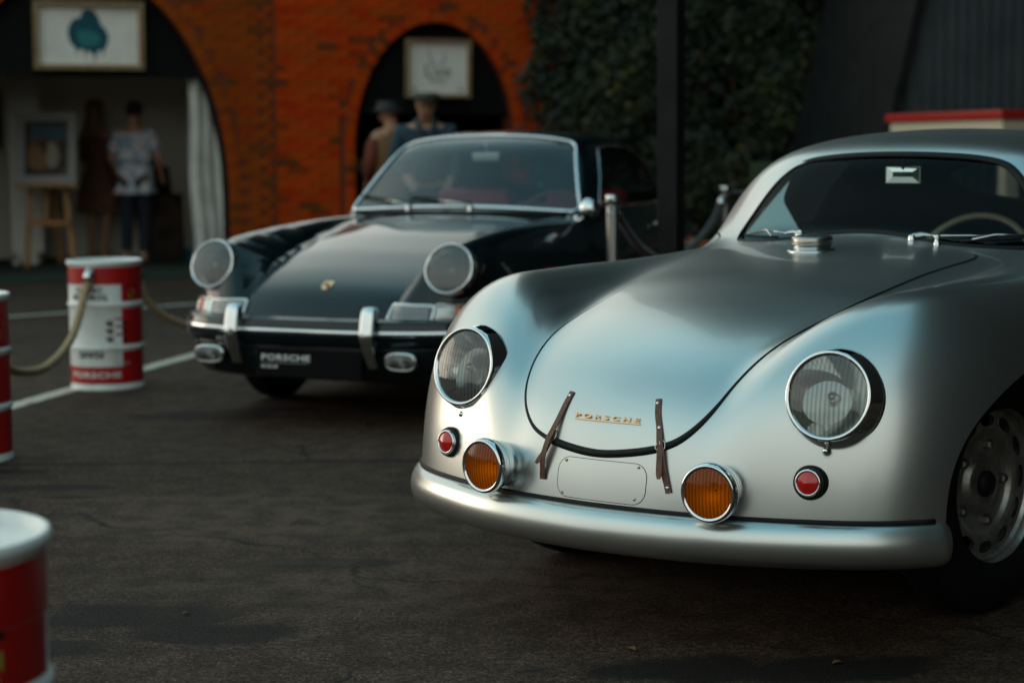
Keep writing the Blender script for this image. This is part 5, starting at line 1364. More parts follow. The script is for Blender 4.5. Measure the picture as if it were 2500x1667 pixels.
# ================================================================== left arch: curtain, boards, easel
def curtain(label, s0, s1, y, z0, z1, m):
    V, F = [], []; n_ = 60
    for i in range(n_ + 1):
        t = i / n_; s = s0 + (s1 - s0) * t; yy = y + .035 * math.sin(t * 19) + .012 * math.sin(t * 43 + 1)
        for j, z in enumerate(np.linspace(z0, z1, 12)): V.append(tuple(wpt(s + .03 * math.sin(j * .8) * (1 - j / 11) + (.04 * t * (1 - j / 11)), yy * (1 + .0 * j), z)))
    for i in range(n_):
        for j in range(11): F.append((i * 12 + j, (i + 1) * 12 + j, (i + 1) * 12 + j + 1, i * 12 + j + 1))
    o = mk('curtain', V, F, white_cloth, None, True); tag(o, label, 'curtain')
    md = o.modifiers.new('thick', 'SOLIDIFY'); md.thickness = .006
    return o
curtain('white curtain hanging at the right side of the left arch', .565, .885, .26, .02, 1.96, white_cloth)
def board_stand(label, pos, w, h, rz):
    o = empty('display_board', pos, rz); tag(o, label, 'display board')
    V, F = box_vf(-w / 2, w / 2, -.02, .02, .12, h); mk('panel', V, F, sign_white, o, False)
    for sx in (-1, 1):
        V, F = join([box_vf(sx * w * .3 - .03, sx * w * .3 + .03, -.26, .26, 0, .05)]); mk('foot', V, F, sign_white, o, False)
    for pts in ([(-.14, 0), (.14, 0), (.03, .22), (-.03, .22)],):
        V = [(x, y, z) for y in (-.03, -.01) for x, z in pts]; F = [(3, 2, 1, 0), (4, 5, 6, 7)] + [(i, (i + 1) % 4, 4 + (i + 1) % 4, 4 + i) for i in range(4)]
        mk('brace', V, F, sign_white, o, False)
    return o
board_stand('tall white display board on feet behind the painting easel', (-5.32, 20.35, 0), .34, 1.98, math.radians(8))
def picture(label, pos, w, h, rz, tilt, fm, canvas, fw=.04, cat='picture'):
    o = empty('framed_picture', pos, rz); o.rotation_euler = (tilt, 0, rz); tag(o, label, cat)
    V, F = box_vf(-w / 2, w / 2, -.006, .008, 0, h); mk('canvas', V, F, canvas, o, False)
    for x0, x1, z0, z1 in ((-w / 2 - fw, w / 2 + fw, h, h + fw), (-w / 2 - fw, w / 2 + fw, -fw, 0), (-w / 2 - fw, -w / 2, 0, h), (w / 2, w / 2 + fw, 0, h)):
        V, F = box_vf(x0, x1, -.03, .012, z0, z1); mk('frame_rail', V, F, fm, o, False)
    return o
pale_frame = mat('pale_frame', (.30, .30, .285), .6)
canvas_m = mat('painted_canvas', (.05, .03, .02), .6)
r = noise_col(canvas_m, (.012, .010, .010), (.16, .085, .03), 5.5, 3, .40, .72)
e_ = r.color_ramp.elements.new(.52); e_.color = (.05, .028, .015, 1)
dark_canvas = mat('dark_canvas', (.012, .012, .013), .9, spec=.05); noise_col(dark_canvas, (.006, .006, .007), (.035, .022, .014), 5)
EP = (-4.95, 19.75, 0)
pic = picture('pale framed dark painting with a blue band resting on the easel', (EP[0] + .03, EP[1] - .085, .965), .455, .585, .06, math.radians(-11), pale_frame, canvas_m, .088)
V, F = box_vf(-.17, .20, -.0085, -.0062, .40, .545); mk('painted_sky', V, F, mat('painted_blue', (.03, .085, .13), .6), pic, False)
flat_shape('painted_figure', [(.02, .10), (.10, .10), (.13, .22), (.09, .34), (.03, .36), (.0, .24)], -.0092, mat('painted_ochre', (.30, .26, .20), .6), pic)
flat_shape('painted_figure', [(-.19, .12), (-.08, .06), (.0, .10), (-.02, .24), (-.12, .34), (-.18, .28)], -.0078, mat('painted_orange', (.22, .10, .028), .6), pic)
es = empty('easel', EP, math.radians(4)); tag(es, 'pine easel holding the painting in front of the left arch', 'easel')
def leg(p, q, w=.055, d=.03): 
    vv, ff = sweep([p, q], [(0, -1, 0), (0, -1, 0)], [(-w / 2, -d / 2), (-w / 2, d / 2), (w / 2, d / 2), (w / 2, -d / 2)]); return mk('leg', vv, ff, wood, es, False)
leg((-.20, -.14, 0), (-.13, .13, 1.5)); leg((.30, -.14, 0), (.12, .13, 1.5)); leg((.05, .50, 0), (.0, .17, 1.45))
vv, ff = sweep([(.0, -.03, .50), (-.02, .16, 1.62)], [(0, -1, 0)] * 2, [(-.022, -.012), (-.022, .012), (.022, .012), (.022, -.012)]); mk('mast', vv, ff, wood, es, False)
vv, ff = box_vf(-.19, .27, -.125, -.085, .44, .50); mk('cross_rail', vv, ff, wood, es, False)
vv, ff = box_vf(-.30, .36, -.19, -.06, .845, .882); mk('tray', vv, ff, wood, es, False)
picture('black canvas high on the white wall behind the easel', tuple(wpt(-1.22, 2.8, 1.28)), .34, .62, OM, 0, panel_dark, dark_canvas, .02)
picture('dark canvas leaning on the floor behind the man in the floral shirt', tuple(wpt(.62, 2.2, .04)), .42, 1.0, OM + .3, math.radians(-14), panel_dark, dark_canvas, .03)
picture('low dark canvas leaning against the white curtain', tuple(wpt(.48, 1.2, .04)), .34, .72, OM - .2, math.radians(-18), panel_dark, dark_canvas, .025)
def dustpan(label, pos, rz, h=.78):
    o = empty('dustpan', pos, rz); tag(o, label, 'dustpan', 'blue long handled dustpans')
    V = [(-.13, -.16, 0), (.13, -.16, 0), (.15, .06, 0), (-.15, .06, 0), (-.13, -.16, .012), (.13, -.16, .012), (.13, .07, .14), (-.13, .07, .14), (-.15, .08, .10), (.15, .08, .10)]
    F = [(3, 2, 1, 0), (0, 1, 5, 4), (4, 5, 6, 7), (1, 2, 9, 6, 5), (3, 0, 4, 7, 8), (7, 6, 9, 8), (8, 9, 2, 3)]
    mk('pan', V, F, blue_pl, o, False); vv, ff = tube([(0, .05, .12), (0, .07, h * .5), (.01, .10, h)], .013, 8); mk('handle', vv, ff, steel, o)
    return o
dustpan('bright blue dustpan with long handle by the white curtain', (-3.52, 20.45, .004), .2); dustpan('second blue dustpan behind the man in dark trousers', (-3.86, 20.9, .004), -.4, .7)
# ================================================================== right arch: table of goods
tb = empty('table', tuple(wpt(2.62, 1.05)), OM); tag(tb, 'dark table with small goods inside the right arch', 'table')
bevel_box('table_top', .9, .55, .04, dark, tb, .005, (0, 0, .95))
for sx in (-1, 1):
    for sy in (-1, 1): bevel_box('leg', .05, .05, .93, dark, tb, .004, (sx * .40, sy * .22, .465))
ochre = mat('ochre_card', (.26, .13, .03), .6); bluebox = mat('blue_card', (.035, .06, .09), .6); pinkbox = mat('pink_card', (.16, .08, .10), .6)
def box_thing(label, s, y, z, dims, m, rz=0.):
    p = wpt(s, y, z); V, F = box_vf(-dims[0] / 2, dims[0] / 2, -dims[1] / 2, dims[1] / 2, 0, dims[2])
    o = mk('box', V, F, m, None, False); o.location = p; o.rotation_euler = (0, 0, OM + rz); tag(o, label, 'box', 'boxes on the table in the right arch'); return o
box_thing('ochre box on the dark table nearest the red brick', 2.40, .95, .971, (.12, .10, .14), ochre, .2); box_thing('larger ochre box farther right on the dark table', 2.62, .92, .971, (.16, .12, .15), ochre, -.3)
box_thing('small blue box in front of the ochre boxes', 2.44, .82, .971, (.10, .07, .06), bluebox); box_thing('small pinkish box on the dark table front edge', 2.56, .80, .971, (.09, .06, .05), pinkbox, .4)
# ================================================================== oil drums
def band_cyl(r, z0, z1, t0, t1, k):
    V, F = [], []
    for i in range(k + 1):
        t = t0 + (t1 - t0) * i / k
        for z in (z0, z1): V.append((r * math.sin(t), -r * math.cos(t), z))
    for i in range(k): F.append((2 * i, 2 * i + 2, 2 * i + 3, 2 * i + 1))
    return V, F
DR = .1835
def on_drum(pts, th, z, r): return [(r * math.sin(th + x / DR), -r * math.cos(th + x / DR), z + y) for x, y in pts]
def make_drum():
    o = empty('oil_drum', (0, 0, 0))
    prof = [(0, .006), (.176, .006), (.176, 0), (.1845, 0), (.187, .006), (.187, .012), (DR, .018)]
    for zb in (.218, .437): prof += [(DR, zb - .016), (.1865, zb - .010), (.1915, zb - .004), (.1915, zb + .004), (.1865, zb + .010), (DR, zb + .016)]
    prof += [(DR, .632), (.186, .636), (.192, .641), (.1945, .650), (.192, .659), (.187, .661), (.183, .657), (.180, .645), (.178, .640), (.0, .640)]
    V, F = lathe(prof, 96); mk('shell', V, F, drum_white, o)
    e = DR + .0009
    def parts(z0, z1):
        out = []; cuts = [z0]
        for zb in (.218, .437):
            if z0 < zb - .016 < z1 or z0 < zb + .016 < z1: out.append((cuts.pop(), zb - .0165)); cuts.append(zb + .0165)
        out.append((cuts.pop(), z1)); return [q for q in out if q[1] > q[0] + .002]
    V, F = band_cyl(e, .542, .630, 0, 2 * math.pi, 96); mk('red_band', V, F, drum_red, o)
    V, F = band_cyl(e, .036, .124, 0, 2 * math.pi, 96); mk('red_band', V, F, drum_red, o)
    t0, t1 = math.radians(38), math.radians(100)
    V, F = join([band_cyl(e, a, b_, t0, t1, 24) for a, b_ in parts(.1245, .5415)]); mk('red_strip', V, F, drum_red, o)
    for zb in (.218, .437):                       # paint carried over the rolled hoops
        pass
    def words(s_, size, wide, th, z, m, bold=.0, sp=1., name='lettering'):
        tv, tf = text_mesh(s_, size, 0, wide, sp, bold, 2); mk(name, on_drum([(v[0], v[1]) for v in tv], th, z, e + .0008), tf, m, o, False)
    words('CLASSIC', .038, .92, math.radians(-15), .513, print_dark, .0018, 1.22); words('MOTOROIL', .038, .92, math.radians(-15), .476, print_dark, .0018, 1.16)
    words('20W50', .046, .92, math.radians(-14), .182, print_dark, .0018, 1.1)
    words('PORSCHE', .042, 1.50, math.radians(-9), .081, white_print, .0010, 1.05)
    for x, w in ((-.115, .045), (.075, .10)):
        V, F = band_cyl(e + .0008, .137, .1425, x / DR, (x + w * .9) / DR, 8); mk('small_print', V, F, print_soft, o)
    for zc in (.352, .314, .272):
        th = math.radians(30)
        car_ = [(-.060, -.009), (-.058, .003), (-.040, .010), (-.014, .012), (.0, .021), (.016, .021), (.030, .011), (.053, .012), (.060, .005), (.060, -.009)]
        V = on_drum(car_, th, zc, e + .0010); mk('printed_car', V, [tuple(range(len(V)))], print_red, o, False)
        for x in (-.032, .034):
            V = on_drum([(x * 1.15 + .012 * math.cos(t), -.009 + .012 * math.sin(t)) for t in np.linspace(0, 2 * math.pi, 14, endpoint=False)], th, zc, e + .0016); mk('printed_wheel', V, [tuple(range(14))], print_dark, o, False)
        V = on_drum([(-.055, -.014), (-.018, -.014), (-.02, -.004), (-.055, -.004)], th, zc, e + .0013); mk('printed_nose', V, [(0, 1, 2, 3)], print_dark, o, False)
    th = math.radians(57)
    V = on_drum([(-.024, .036), (.024, .036), (.024, .024), (-.024, .024)], th, .506, e + .001); mk('crest_title', V, [(3, 2, 1, 0)], print_dark, o, False)
    sh = [(-.021, .016), (0, .019), (.021, .016), (.021, -.008), (.013, -.026), (0, -.034), (-.013, -.026), (-.021, -.008)]
    V = on_drum(sh, th, .497, e + .001); mk('crest_shield', V, [tuple(reversed(range(8)))], print_gold, o, False)
    V = on_drum([(x * .42, y * .42) for x, y in sh], th, .497, e + .0016); mk('crest_centre', V, [tuple(reversed(range(8)))], print_dark, o, False)
    for q, w in (((-.019, .001), 1), ((.001, -.022), 1)):
        V = on_drum([(q[0], q[1]), (q[0] + .016, q[1]), (q[0] + .016, q[1] + .013), (q[0], q[1] + .013)], th, .497, e + .0013); mk('crest_field', V, [(0, 1, 2, 3)], print_red, o, False)
    return o
def copy_tree(o, parent=None):
    c = o.copy(); COL.objects.link(c); c.parent = parent
    for ch in list(o.children): copy_tree(ch, c)
    return c
drum0 = make_drum(); GRP = 'red and white oil drums holding the barrier ropes'
for i, (pos, rz, lb) in enumerate((((-2.094, 9.50, 0), 0., 'red and white oil drum standing on the white line beside the black coupe'),
                                   ((-2.168, 7.235, 0), .10, 'red and white oil drum cut by the photo edge at half height'),
                                   ((-.868, 2.635, 0), math.radians(-8), 'nearest oil drum with big white lid in the bottom left corner'))):
    d_ = drum0 if i == 0 else copy_tree(drum0)
    d_.location = pos; d_.rotation_euler = (0, 0, rz + math.atan2(-pos[0], pos[1]) * 0); tag(d_, lb, 'oil drum', GRP)
def rope(label, pts, r=.0135, m=rope_m, ends=(True, True), group=None, name='rope', cat='rope'):
    o = empty(name, pts[0]); tag(o, label, cat, group); b0 = Vector(pts[0])
    pth = [p - b0 for p in catmull(pts, 14)]; N = len(pth); V, F = [], []
    # three-strand lay as relief
    nrm = None; K = 12; L_ = 0.
    for i in range(N):
        t = (pth[min(i + 1, N - 1)] - pth[max(i - 1, 0)]).normalized()
        if i: L_ += (pth[i] - pth[i - 1]).length
        if nrm is None: nrm = Vector((0, 0, 1)) if abs(t.z) < .9 else Vector((1, 0, 0))
        nrm = (nrm - t * nrm.dot(t)).normalized(); bn = t.cross(nrm)
        for k in range(K):
            a = 2 * math.pi * k / K; rr = r * (1 + (.10 * math.cos(3 * (a - L_ / .03)) if m is rope_m else 0)); V.append(tuple(pth[i] + nrm * rr * math.cos(a) + bn * rr * math.sin(a)))
    for i in range(N - 1):
        for k in range(K): F.append((i * K + k, i * K + (k + 1) % K, (i + 1) * K + (k + 1) % K, (i + 1) * K + k))
    F.append(tuple(reversed(range(K)))); F.append(tuple(range((N - 1) * K, N * K)))
    mk('cord', V, F, m, o)
    for e, p, q in ((ends[0], pth[0], pth[5]), (ends[1], pth[-1], pth[-6])):
        if e:
            d = (q - p).normalized(); vv, ff = tube([p - d * .012, p + d * .055], r * 1.35, 14); mk('ferrule', vv, ff, chrome_soft, o)
            vv, ff = tube([p - d * .012 + Vector((.012 * math.cos(t), 0, .014 * math.sin(t) + .006)) for t in np.linspace(0, 2 * math.pi, 14, endpoint=False)], .0035, 6, True); mk('snap_hook', vv, ff, chrome_soft, o)
    return o
RG = 'jute barrier ropes between the oil drums'
rope('jute rope sagging in front of the white line between two oil drums', [(-2.128, 9.312, .605), (-2.150, 9.25, .47), (-2.176, 9.08, .292), (-2.196, 8.72, .206), (-2.196, 8.30, .222), (-2.150, 7.78, .312), (-2.13, 7.55, .46), (-2.155, 7.425, .59)], .0200, rope_m, (True, True), RG)
rope('jute rope running from the oil drum towards the back of the black coupe', [(-1.945, 9.625, .60), (-1.912, 9.63, .45), (-1.83, 9.72, .345), (-1.70, 9.88, .268), (-1.55, 10.05, .20), (-1.38, 10.22, .09), (-1.2, 10.4, .019), (-.95, 10.5, .018), (-.78, 10.62, .018)], .0190, rope_m, (True, False), RG)
for p in ((-2.122, 9.325, .612), (-1.948, 9.616, .608)): pass
# ================================================================== stanchions, barrier rope, post, small things by the ivy
def stanchion():
    o = empty('stanchion', (0, 0, 0))
    V, F = lathe([(0, .0), (.16, .0), (.16, .012), (.12, .024), (.04, .034), (.032, .05)], 40); mk('base', V, F, steel, o)
    V, F = lathe([(.0285, .04), (.0285, .955)], 32); mk('pole', V, F, steel, o)
    V, F = lathe([(.0285, .952), (.0325, .955), (.0325, .995), (.030, 1.0), (0, 1.0)], 32); mk('top_cap', V, F, chrome_soft, o)
    for a in (0., math.pi):
        M = Matrix.Rotation(a, 4, 'Z') @ Matrix.Translation((.042, 0, .925))
        V, F = tube([tuple(M @ Vector((.014 * math.cos(t), 0, .018 * math.sin(t)))) for t in np.linspace(0, 2 * math.pi, 18, endpoint=False)], .004, 8, True); mk('rope_ring', V, F, chrome, o)
    return o
st0 = stanchion(); SGp = 'steel barrier stanchions by the ivy'
st0.location = (.460, 8.40, 0); st0.rotation_euler = (0, 0, math.radians(68)); tag(st0, 'steel stanchion in front of the black coupe door', 'stanchion', SGp)
st1 = copy_tree(st0); st1.location = (1.180, 10.20, 0); tag(st1, 'steel stanchion right of the dark square post by the ivy', 'stanchion', SGp)
rope('black velvet rope between the two steel stanchions', [(.478, 8.445, .925), (.535, 8.59, .835), (.64, 8.85, .715), (.79, 9.23, .655), (.93, 9.57, .70), (1.07, 9.93, .80), (1.160, 10.155, .925)], .019, velvet, (True, True), None, 'velvet_rope', 'barrier rope')
po = empty('post', (.742, 8.60, 0), math.radians(-27.8)); tag(po, 'tall dark grey square post between the two vintage coupes', 'post')
bevel_box('shaft', .099, .099, 6.2, post_m, po, .006, (0, 0, 3.1)); bevel_box('base_plate', .22, .22, .016, post_m, po, .003, (0, 0, .008))
for sx in (-1, 1):
    for sy in (-1, 1):
        V, F = xf(lathe([(.012, 0), (.012, .012), (0, .013)], 6), Matrix.Translation((sx * .085, sy * .085, .016))); mk('anchor_bolt', V, F, steel, po, False)
gb = empty('green_board', (1.478, 10.80, 0), math.radians(-6)); tag(gb, 'small plain dark green board on a stand behind the silver coupe pillar', 'board')
bevel_box('board', .172, .02, .40, green_bd, gb, .003, (0, 0, .925)); bevel_box('stand', .03, .03, .75, steel, gb, .002, (0, .02, .375)); bevel_box('foot', .26, .26, .02, steel, gb, .002, (0, .02, .01))
o = rope('black belt stretched from the right stanchion to the green board', [(1.205, 10.23, .962), (1.30, 10.42, .957), (1.42, 10.68, .958)], .013, velvet, (False, False), None, 'barrier_belt', 'barrier belt')
bn = empty('bench', (1.06, 10.55, 0), math.radians(10)); tag(bn, 'orange bench top showing behind the silver coupe wing', 'bench')
bevel_box('seat', .40, .22, .045, orange_pl, bn, .008, (.02, 0, .655))
for sx in (-1, 1): bevel_box('leg', .03, .18, .632, steel, bn, .003, (.02 + sx * .15, 0, .316))
# ================================================================== corrugated shed and red topped canopy on the right
sh = empty('shed', (4.2, 15.0, 0)); tag(sh, 'blue grey corrugated steel shed with a slanted edge at top right', 'shed')
def corr_sheet(x0, x1):
    V, F = [], []; prof = [(0, 0), (.022, 0), (.034, -.024), (.056, -.024), (.068, 0)]; p = .09; x = x0; pts = []
    while x < x1 - 1e-6:
        for dx, dy in prof:
            if x + dx < x1 + .02: pts.append((x + dx, dy))
        x += p
    pts.append((x1 + .012, -.002))
    for px, dy in pts:
        top = max(.05, min(5.8, 1.473 + (px - 3.085) / .216)); V += [(px - 4.2, dy, 0), (px - 4.2, dy, top)]
    for i in range(len(pts) - 1): F.append((2 * i, 2 * i + 2, 2 * i + 3, 2 * i + 1))
    return mk('corrugated_sheet', V, F, corr, sh, False)
x = 2.79
while x < 8.0: corr_sheet(x, x + .90); x += .90
e0, e1 = Vector((2.768 - 4.2, -.05, 0)), Vector((2.768 + .216 * 5.9 - 4.2, -.05, 5.9))
V, F = sweep([e0, e1], [(0, -1, 0)] * 2, [(-.035, -.06), (-.035, .02), (.035, .02), (.035, -.06)]); mk('edge_trim', V, F, bk, sh, False)
V = [(2.76 - 4.2, .0, 0), (4.05 - 4.2, 0, 5.9), (4.05 - 4.2, 5, 5.9), (2.76 - 4.2, 5, 0)]; mk('side_wall', V, [(0, 1, 2, 3)], bk, sh, False)
kz = empty('canopy', (3.43, 13.0, 0), math.atan2(-1.5, .5)); tag(kz, 'red topped cream canopy on posts beyond the silver coupe roof', 'canopy')
# local +x runs from the far left corner to the near corner; +y to the back right
V, F = box_vf(-1.58, 0, 0, 1.6, 1.395, 1.455); 
bevel_box('red_top', 1.60, 1.62, .062, red_roof, kz, .012, (-.79, .80, 1.430)); bevel_box('cream_fascia', 1.54, 1.56, .075, cream_pt, kz, .004, (-.79, .80, 1.358))
for px, py in ((-.12, .14), (-1.45, .14), (-.12, 1.45), (-1.45, 1.45)): bevel_box('post', .10, .10, 1.32, cream_pt, kz, .004, (px, py, .66))
# ================================================================== fallen leaves
def fallen(label, p, size, rz):
    V = [(0, -.5, 0), (.22, -.28, .10), (.34, .05, .16), (.16, .34, .10), (0, .55, .02), (-.18, .32, .12), (-.30, .02, .17), (-.2, -.3, .08), (0, 0, .015)]
    o = mk('fallen_leaf', [(x * size, y * size, z * size + .004) for x, y, z in V], [(i, (i + 1) % 8, 8) for i in range(8)], dead_leaf, None, False)
    o.location = (*p, 0); o.rotation_euler = (0, 0, rz); tag(o, label, 'leaf', 'dry leaves on the asphalt')
fallen('curled brown leaf on the asphalt below the number panel', (.284, 4.372), .030, .6); fallen('small brown leaf on the asphalt near the bottom right', (.76, 4.239), .034, 2.1)
fallen('tiny brown leaf on the asphalt left of the bumper', (-.62, 5.9), .022, 1.1); fallen('brown leaf near the lowest oil drum', (-.86, 4.75), .026, 2.6)
# ================================================================== people
def skin_mesh(name, joints, edges, m, parent, sub=2):
    me = bpy.data.meshes.new(name); names = list(joints)
    me.from_pydata([joints[k][0] for k in names], [(names.index(a), names.index(b_)) for a, b_ in edges], [])
    o = bpy.data.objects.new(name, me); COL.objects.link(o)
    md = o.modifiers.new('skin', 'SKIN'); md.use_smooth_shade = True
    for v, k in zip(me.skin_vertices[0].data, names):
        r = joints[k][1]; v.radius = r if isinstance(r, tuple) else (r, r)
    me.skin_vertices[0].data[0].use_root = True
    s = o.modifiers.new('sub', 'SUBSURF'); s.levels = sub; s.render_levels = sub
    dg = bpy.context.evaluated_depsgraph_get(); dg.update()
    me2 = bpy.data.meshes.new_from_object(o.evaluated_get(dg)); bpy.data.objects.remove(o); bpy.data.meshes.remove(me)
    me2.name = name; me2.materials.clear()
    me2.polygons.foreach_set('use_smooth', [True] * len(me2.polygons))
    return link(name, me2, m, parent)
def figure(o, h, arms, legs, head=(0, 0, 0), skin_m=skin, width=1., lean=0.):
    """bare body; front is -y. arms / legs: per side list of joint offsets"""
    k = h / 1.75; J = {}; E = []
    def j(n_, p, r): J[n_] = ((p[0] * k, p[1] * k, p[2] * k), tuple(x * k for x in r) if isinstance(r, tuple) else r * k)
    j('pelvis', (0, 0, .95), (.145 * width, .105)); j('belly', (0, -lean * .3, 1.12), (.130 * width, .10)); j('chest', (0, -lean * .7, 1.30), (.160 * width, .11)); j('upper', (0, -lean, 1.42), (.105 * width, .08)); j('neck', (0, -lean - .005, 1.49), .054)
    hx, hy, hz = head; j('jaw', (hx * .5, -lean - .02 + hy * .5, 1.575 + hz * .5), (.062, .075)); j('skull', (hx, -lean - .0 + hy, 1.665 + hz), (.076, .092)); j('crown', (hx, -lean + .012 + hy, 1.72 + hz), (.055, .065))
    E += [('pelvis', 'belly'), ('belly', 'chest'), ('chest', 'upper'), ('upper', 'neck'), ('neck', 'jaw'), ('jaw', 'skull'), ('skull', 'crown')]
    j('nose', (hx * .75, -lean - .095 + hy * .8, 1.625 + hz), .014); E.append(('jaw', 'nose'))
    for s, nm in ((-1, 'r'), (1, 'l')):
        sh_, el, wr = arms[0 if s < 0 else 1]
        j('ear' + nm, (hx + s * .083, -lean + .01 + hy, 1.635 + hz), .014); E.append(('skull', 'ear' + nm))
        j('sh' + nm, (s * .165 * width, -lean, 1.405), .062); j('el' + nm, el, .044); j('wr' + nm, wr, .031)
        d = (Vector(wr) - Vector(el)).normalized(); hp_ = Vector(wr) + d * .075; j('ha' + nm, tuple(hp_), (.040, .020))
        E += [('upper', 'sh' + nm), ('sh' + nm, 'el' + nm), ('el' + nm, 'wr' + nm), ('wr' + nm, 'ha' + nm)]
        side = d.cross(Vector((0, 1, 0))); side = side.normalized() if side.length > .05 else Vector((1, 0, 0))
        for q in range(4):
            b0 = hp_ + side * (q - 1.5) * .019 + d * .025; b1 = b0 + d * (.055 - .008 * abs(q - 1.2)) + Vector((0, -.012, 0))
            j(f'f{q}{nm}', tuple(b0), .0095); j(f'g{q}{nm}', tuple(b1), .008); E += [('ha' + nm, f'f{q}{nm}'), (f'f{q}{nm}', f'g{q}{nm}')]
        tq = hp_ - d * .035 - side * .038 * s * 1; j('th' + nm, tuple(tq + d * .045), .010); E.append(('wr' + nm, 'th' + nm))
        kn, an = legs[0 if s < 0 else 1]
        j('hi' + nm, (s * .085 * width, 0, .89), .088); j('kn' + nm, kn, .056); j('ca' + nm, tuple(Vector(kn) * .55 + Vector(an) * .45 + Vector((0, .02, 0))), .052); j('an' + nm, an, .037); j('to' + nm, (an[0] + s * .012, an[1] - .145, .035), (.036, .026)); j('he' + nm, (an[0], an[1] + .035, .035), .032)
        E += [('pelvis', 'hi' + nm), ('hi' + nm, 'kn' + nm), ('kn' + nm, 'ca' + nm), ('ca' + nm, 'an' + nm), ('an' + nm, 'to' + nm), ('an' + nm, 'he' + nm)]
    skin_mesh('body', J, E, skin_m, o); return J, k
def garment(name, J, items, edges, m, o, grow, sub=2):
    Q = {n_: (J[n_][0], tuple(x + grow for x in J[n_][1]) if isinstance(J[n_][1], tuple) else J[n_][1] + grow) for n_ in items if n_ in J}
    for n_, (p, r) in ((a, b_) for a, b_ in items.items() if isinstance(b_, tuple)) if isinstance(items, dict) else (): Q[n_] = (p, r)
    return skin_mesh(name, Q, edges, m, o, sub)
def mixp(J, a, b_, t): return tuple(Vector(J[a][0]).lerp(Vector(J[b_][0]), t))
def blob(name, c, r, m, o, squash=None, n_=18):
    V, F = [], []
    for i in range(n_ // 2 + 1):
        ph = math.pi * i / (n_ // 2)
        for k in range(n_):
            t = 2 * math.pi * k / n_; w = 1 + .06 * math.sin(3 * t + i); V.append((c[0] + r[0] * math.sin(ph) * math.cos(t) * w, c[1] + r[1] * math.sin(ph) * math.sin(t) * w, c[2] + r[2] * math.cos(ph)))
    for i in range(n_ // 2):
        for k in range(n_): F.append((i * n_ + k, (i + 1) * n_ + k, (i + 1) * n_ + (k + 1) % n_, i * n_ + (k + 1) % n_))
    return mk(name, V, F, m, o)
def rings_mesh(name, L, m, o, n_=28, fold=0., cap=True):
    """loft of ellipses (x, y, z, rx, ry) with soft vertical folds"""
    V, F = [], []
    for i, (x, y, z, rx, ry) in enumerate(L):
        for k in range(n_):
            t = 2 * math.pi * k / n_; w = 1 + fold * (i / len(L)) * math.sin(t * 7 + i * .3); V.append((x + rx * w * math.cos(t), y + ry * w * math.sin(t), z))
    for i in range(len(L) - 1):
        for k in range(n_): F.append((i * n_ + k, (i + 1) * n_ + k, (i + 1) * n_ + (k + 1) % n_, i * n_ + (k + 1) % n_))
    if cap: F.append(tuple(range(n_))); 
    return mk(name, V, F, m, o)
def shoes(J, o, m):
    for nm in 'rl':
        a, t, h_ = J['an' + nm][0], J['to' + nm][0], J['he' + nm][0]
        skin_mesh('shoe', {'h': ((h_[0], h_[1] + .005, .038), (.038, .036)), 'm': ((a[0] * .5 + t[0] * .5, a[1] * .5 + t[1] * .5, .04), (.042, .038)), 't': ((t[0], t[1] - .02, .03), (.040, .028))}, [('h', 'm'), ('m', 't')], m, o, 2)
def face(J, o, k):
    c = Vector(J['jaw'][0]); s_ = Vector(J['skull'][0])
    for sx in (-1, 1): blob('eye', (s_.x * .9 + sx * .030 * k, c.y - .062 * k, c.z + .062 * k), (.010 * k, .007 * k, .006 * k), hair_dark, o, None, 10)
    V, F = tube([(c.x - .022 * k, c.y - .070 * k, c.z - .012 * k), (c.x, c.y - .076 * k, c.z - .014 * k), (c.x + .022 * k, c.y - .070 * k, c.z - .012 * k)], .004 * k, 6); mk('mouth', V, F, maroon, o)

# man in a floral shirt, seen from behind
pm = empty('person', (-4.075, 20.15, 0), math.radians(172)); tag(pm, 'man in floral short sleeved shirt and dark trousers seen from behind', 'person')
arms = (((0, 0, 0), (-.265, -.01, 1.16), (-.235, -.17, .97)), ((0, 0, 0), (.265, .0, 1.15), (.24, -.16, .96)))
legs = (((-.095, -.02, .50), (-.085, .04, .085)), ((.095, .01, .50), (.10, .07, .085)))
J, k = figure(pm, 1.74, arms, legs, (0, -.03, -.01), skin, 1.12)
Q = {n_: J[n_] for n_ in ('pelvis', 'belly', 'chest', 'upper', 'shl', 'shr')}
Q['hem'] = ((0, .0, .80 * k), (.215 * k, .165 * k)); Q['pelvis'] = (J['pelvis'][0], (.205 * k, .155 * k)); Q['belly'] = (J['belly'][0], (.195 * k, .14 * k)); Q['chest'] = (J['chest'][0], (.205 * k, .145 * k)); Q['upper'] = (J['upper'][0], (.13 * k, .10 * k))
for nm in 'lr': Q['sh' + nm] = (J['sh' + nm][0], .082 * k); Q['sl' + nm] = (mixp(J, 'sh' + nm, 'el' + nm, .85), .076 * k)
skin_mesh('shirt', Q, [('pelvis', 'hem'), ('pelvis', 'belly'), ('belly', 'chest'), ('chest', 'upper'), ('upper', 'shl'), ('upper', 'shr'), ('shl', 'sll'), ('shr', 'slr')], shirt_m, pm)
Q = {'pelvis': (J['pelvis'][0], (.155 * k, .12 * k))}
for nm in 'lr': Q['hi' + nm] = (J['hi' + nm][0], .105 * k); Q['kn' + nm] = (J['kn' + nm][0], .078 * k); Q['an' + nm] = ((J['an' + nm][0][0], J['an' + nm][0][1], .10), .062 * k)
skin_mesh('trousers', Q, [('pelvis', 'hil'), ('pelvis', 'hir'), ('hil', 'knl'), ('hir', 'knr'), ('knl', 'anl'), ('knr', 'anr')], jeans, pm)
shoes(J, pm, shoe_m); face(J, pm, k)
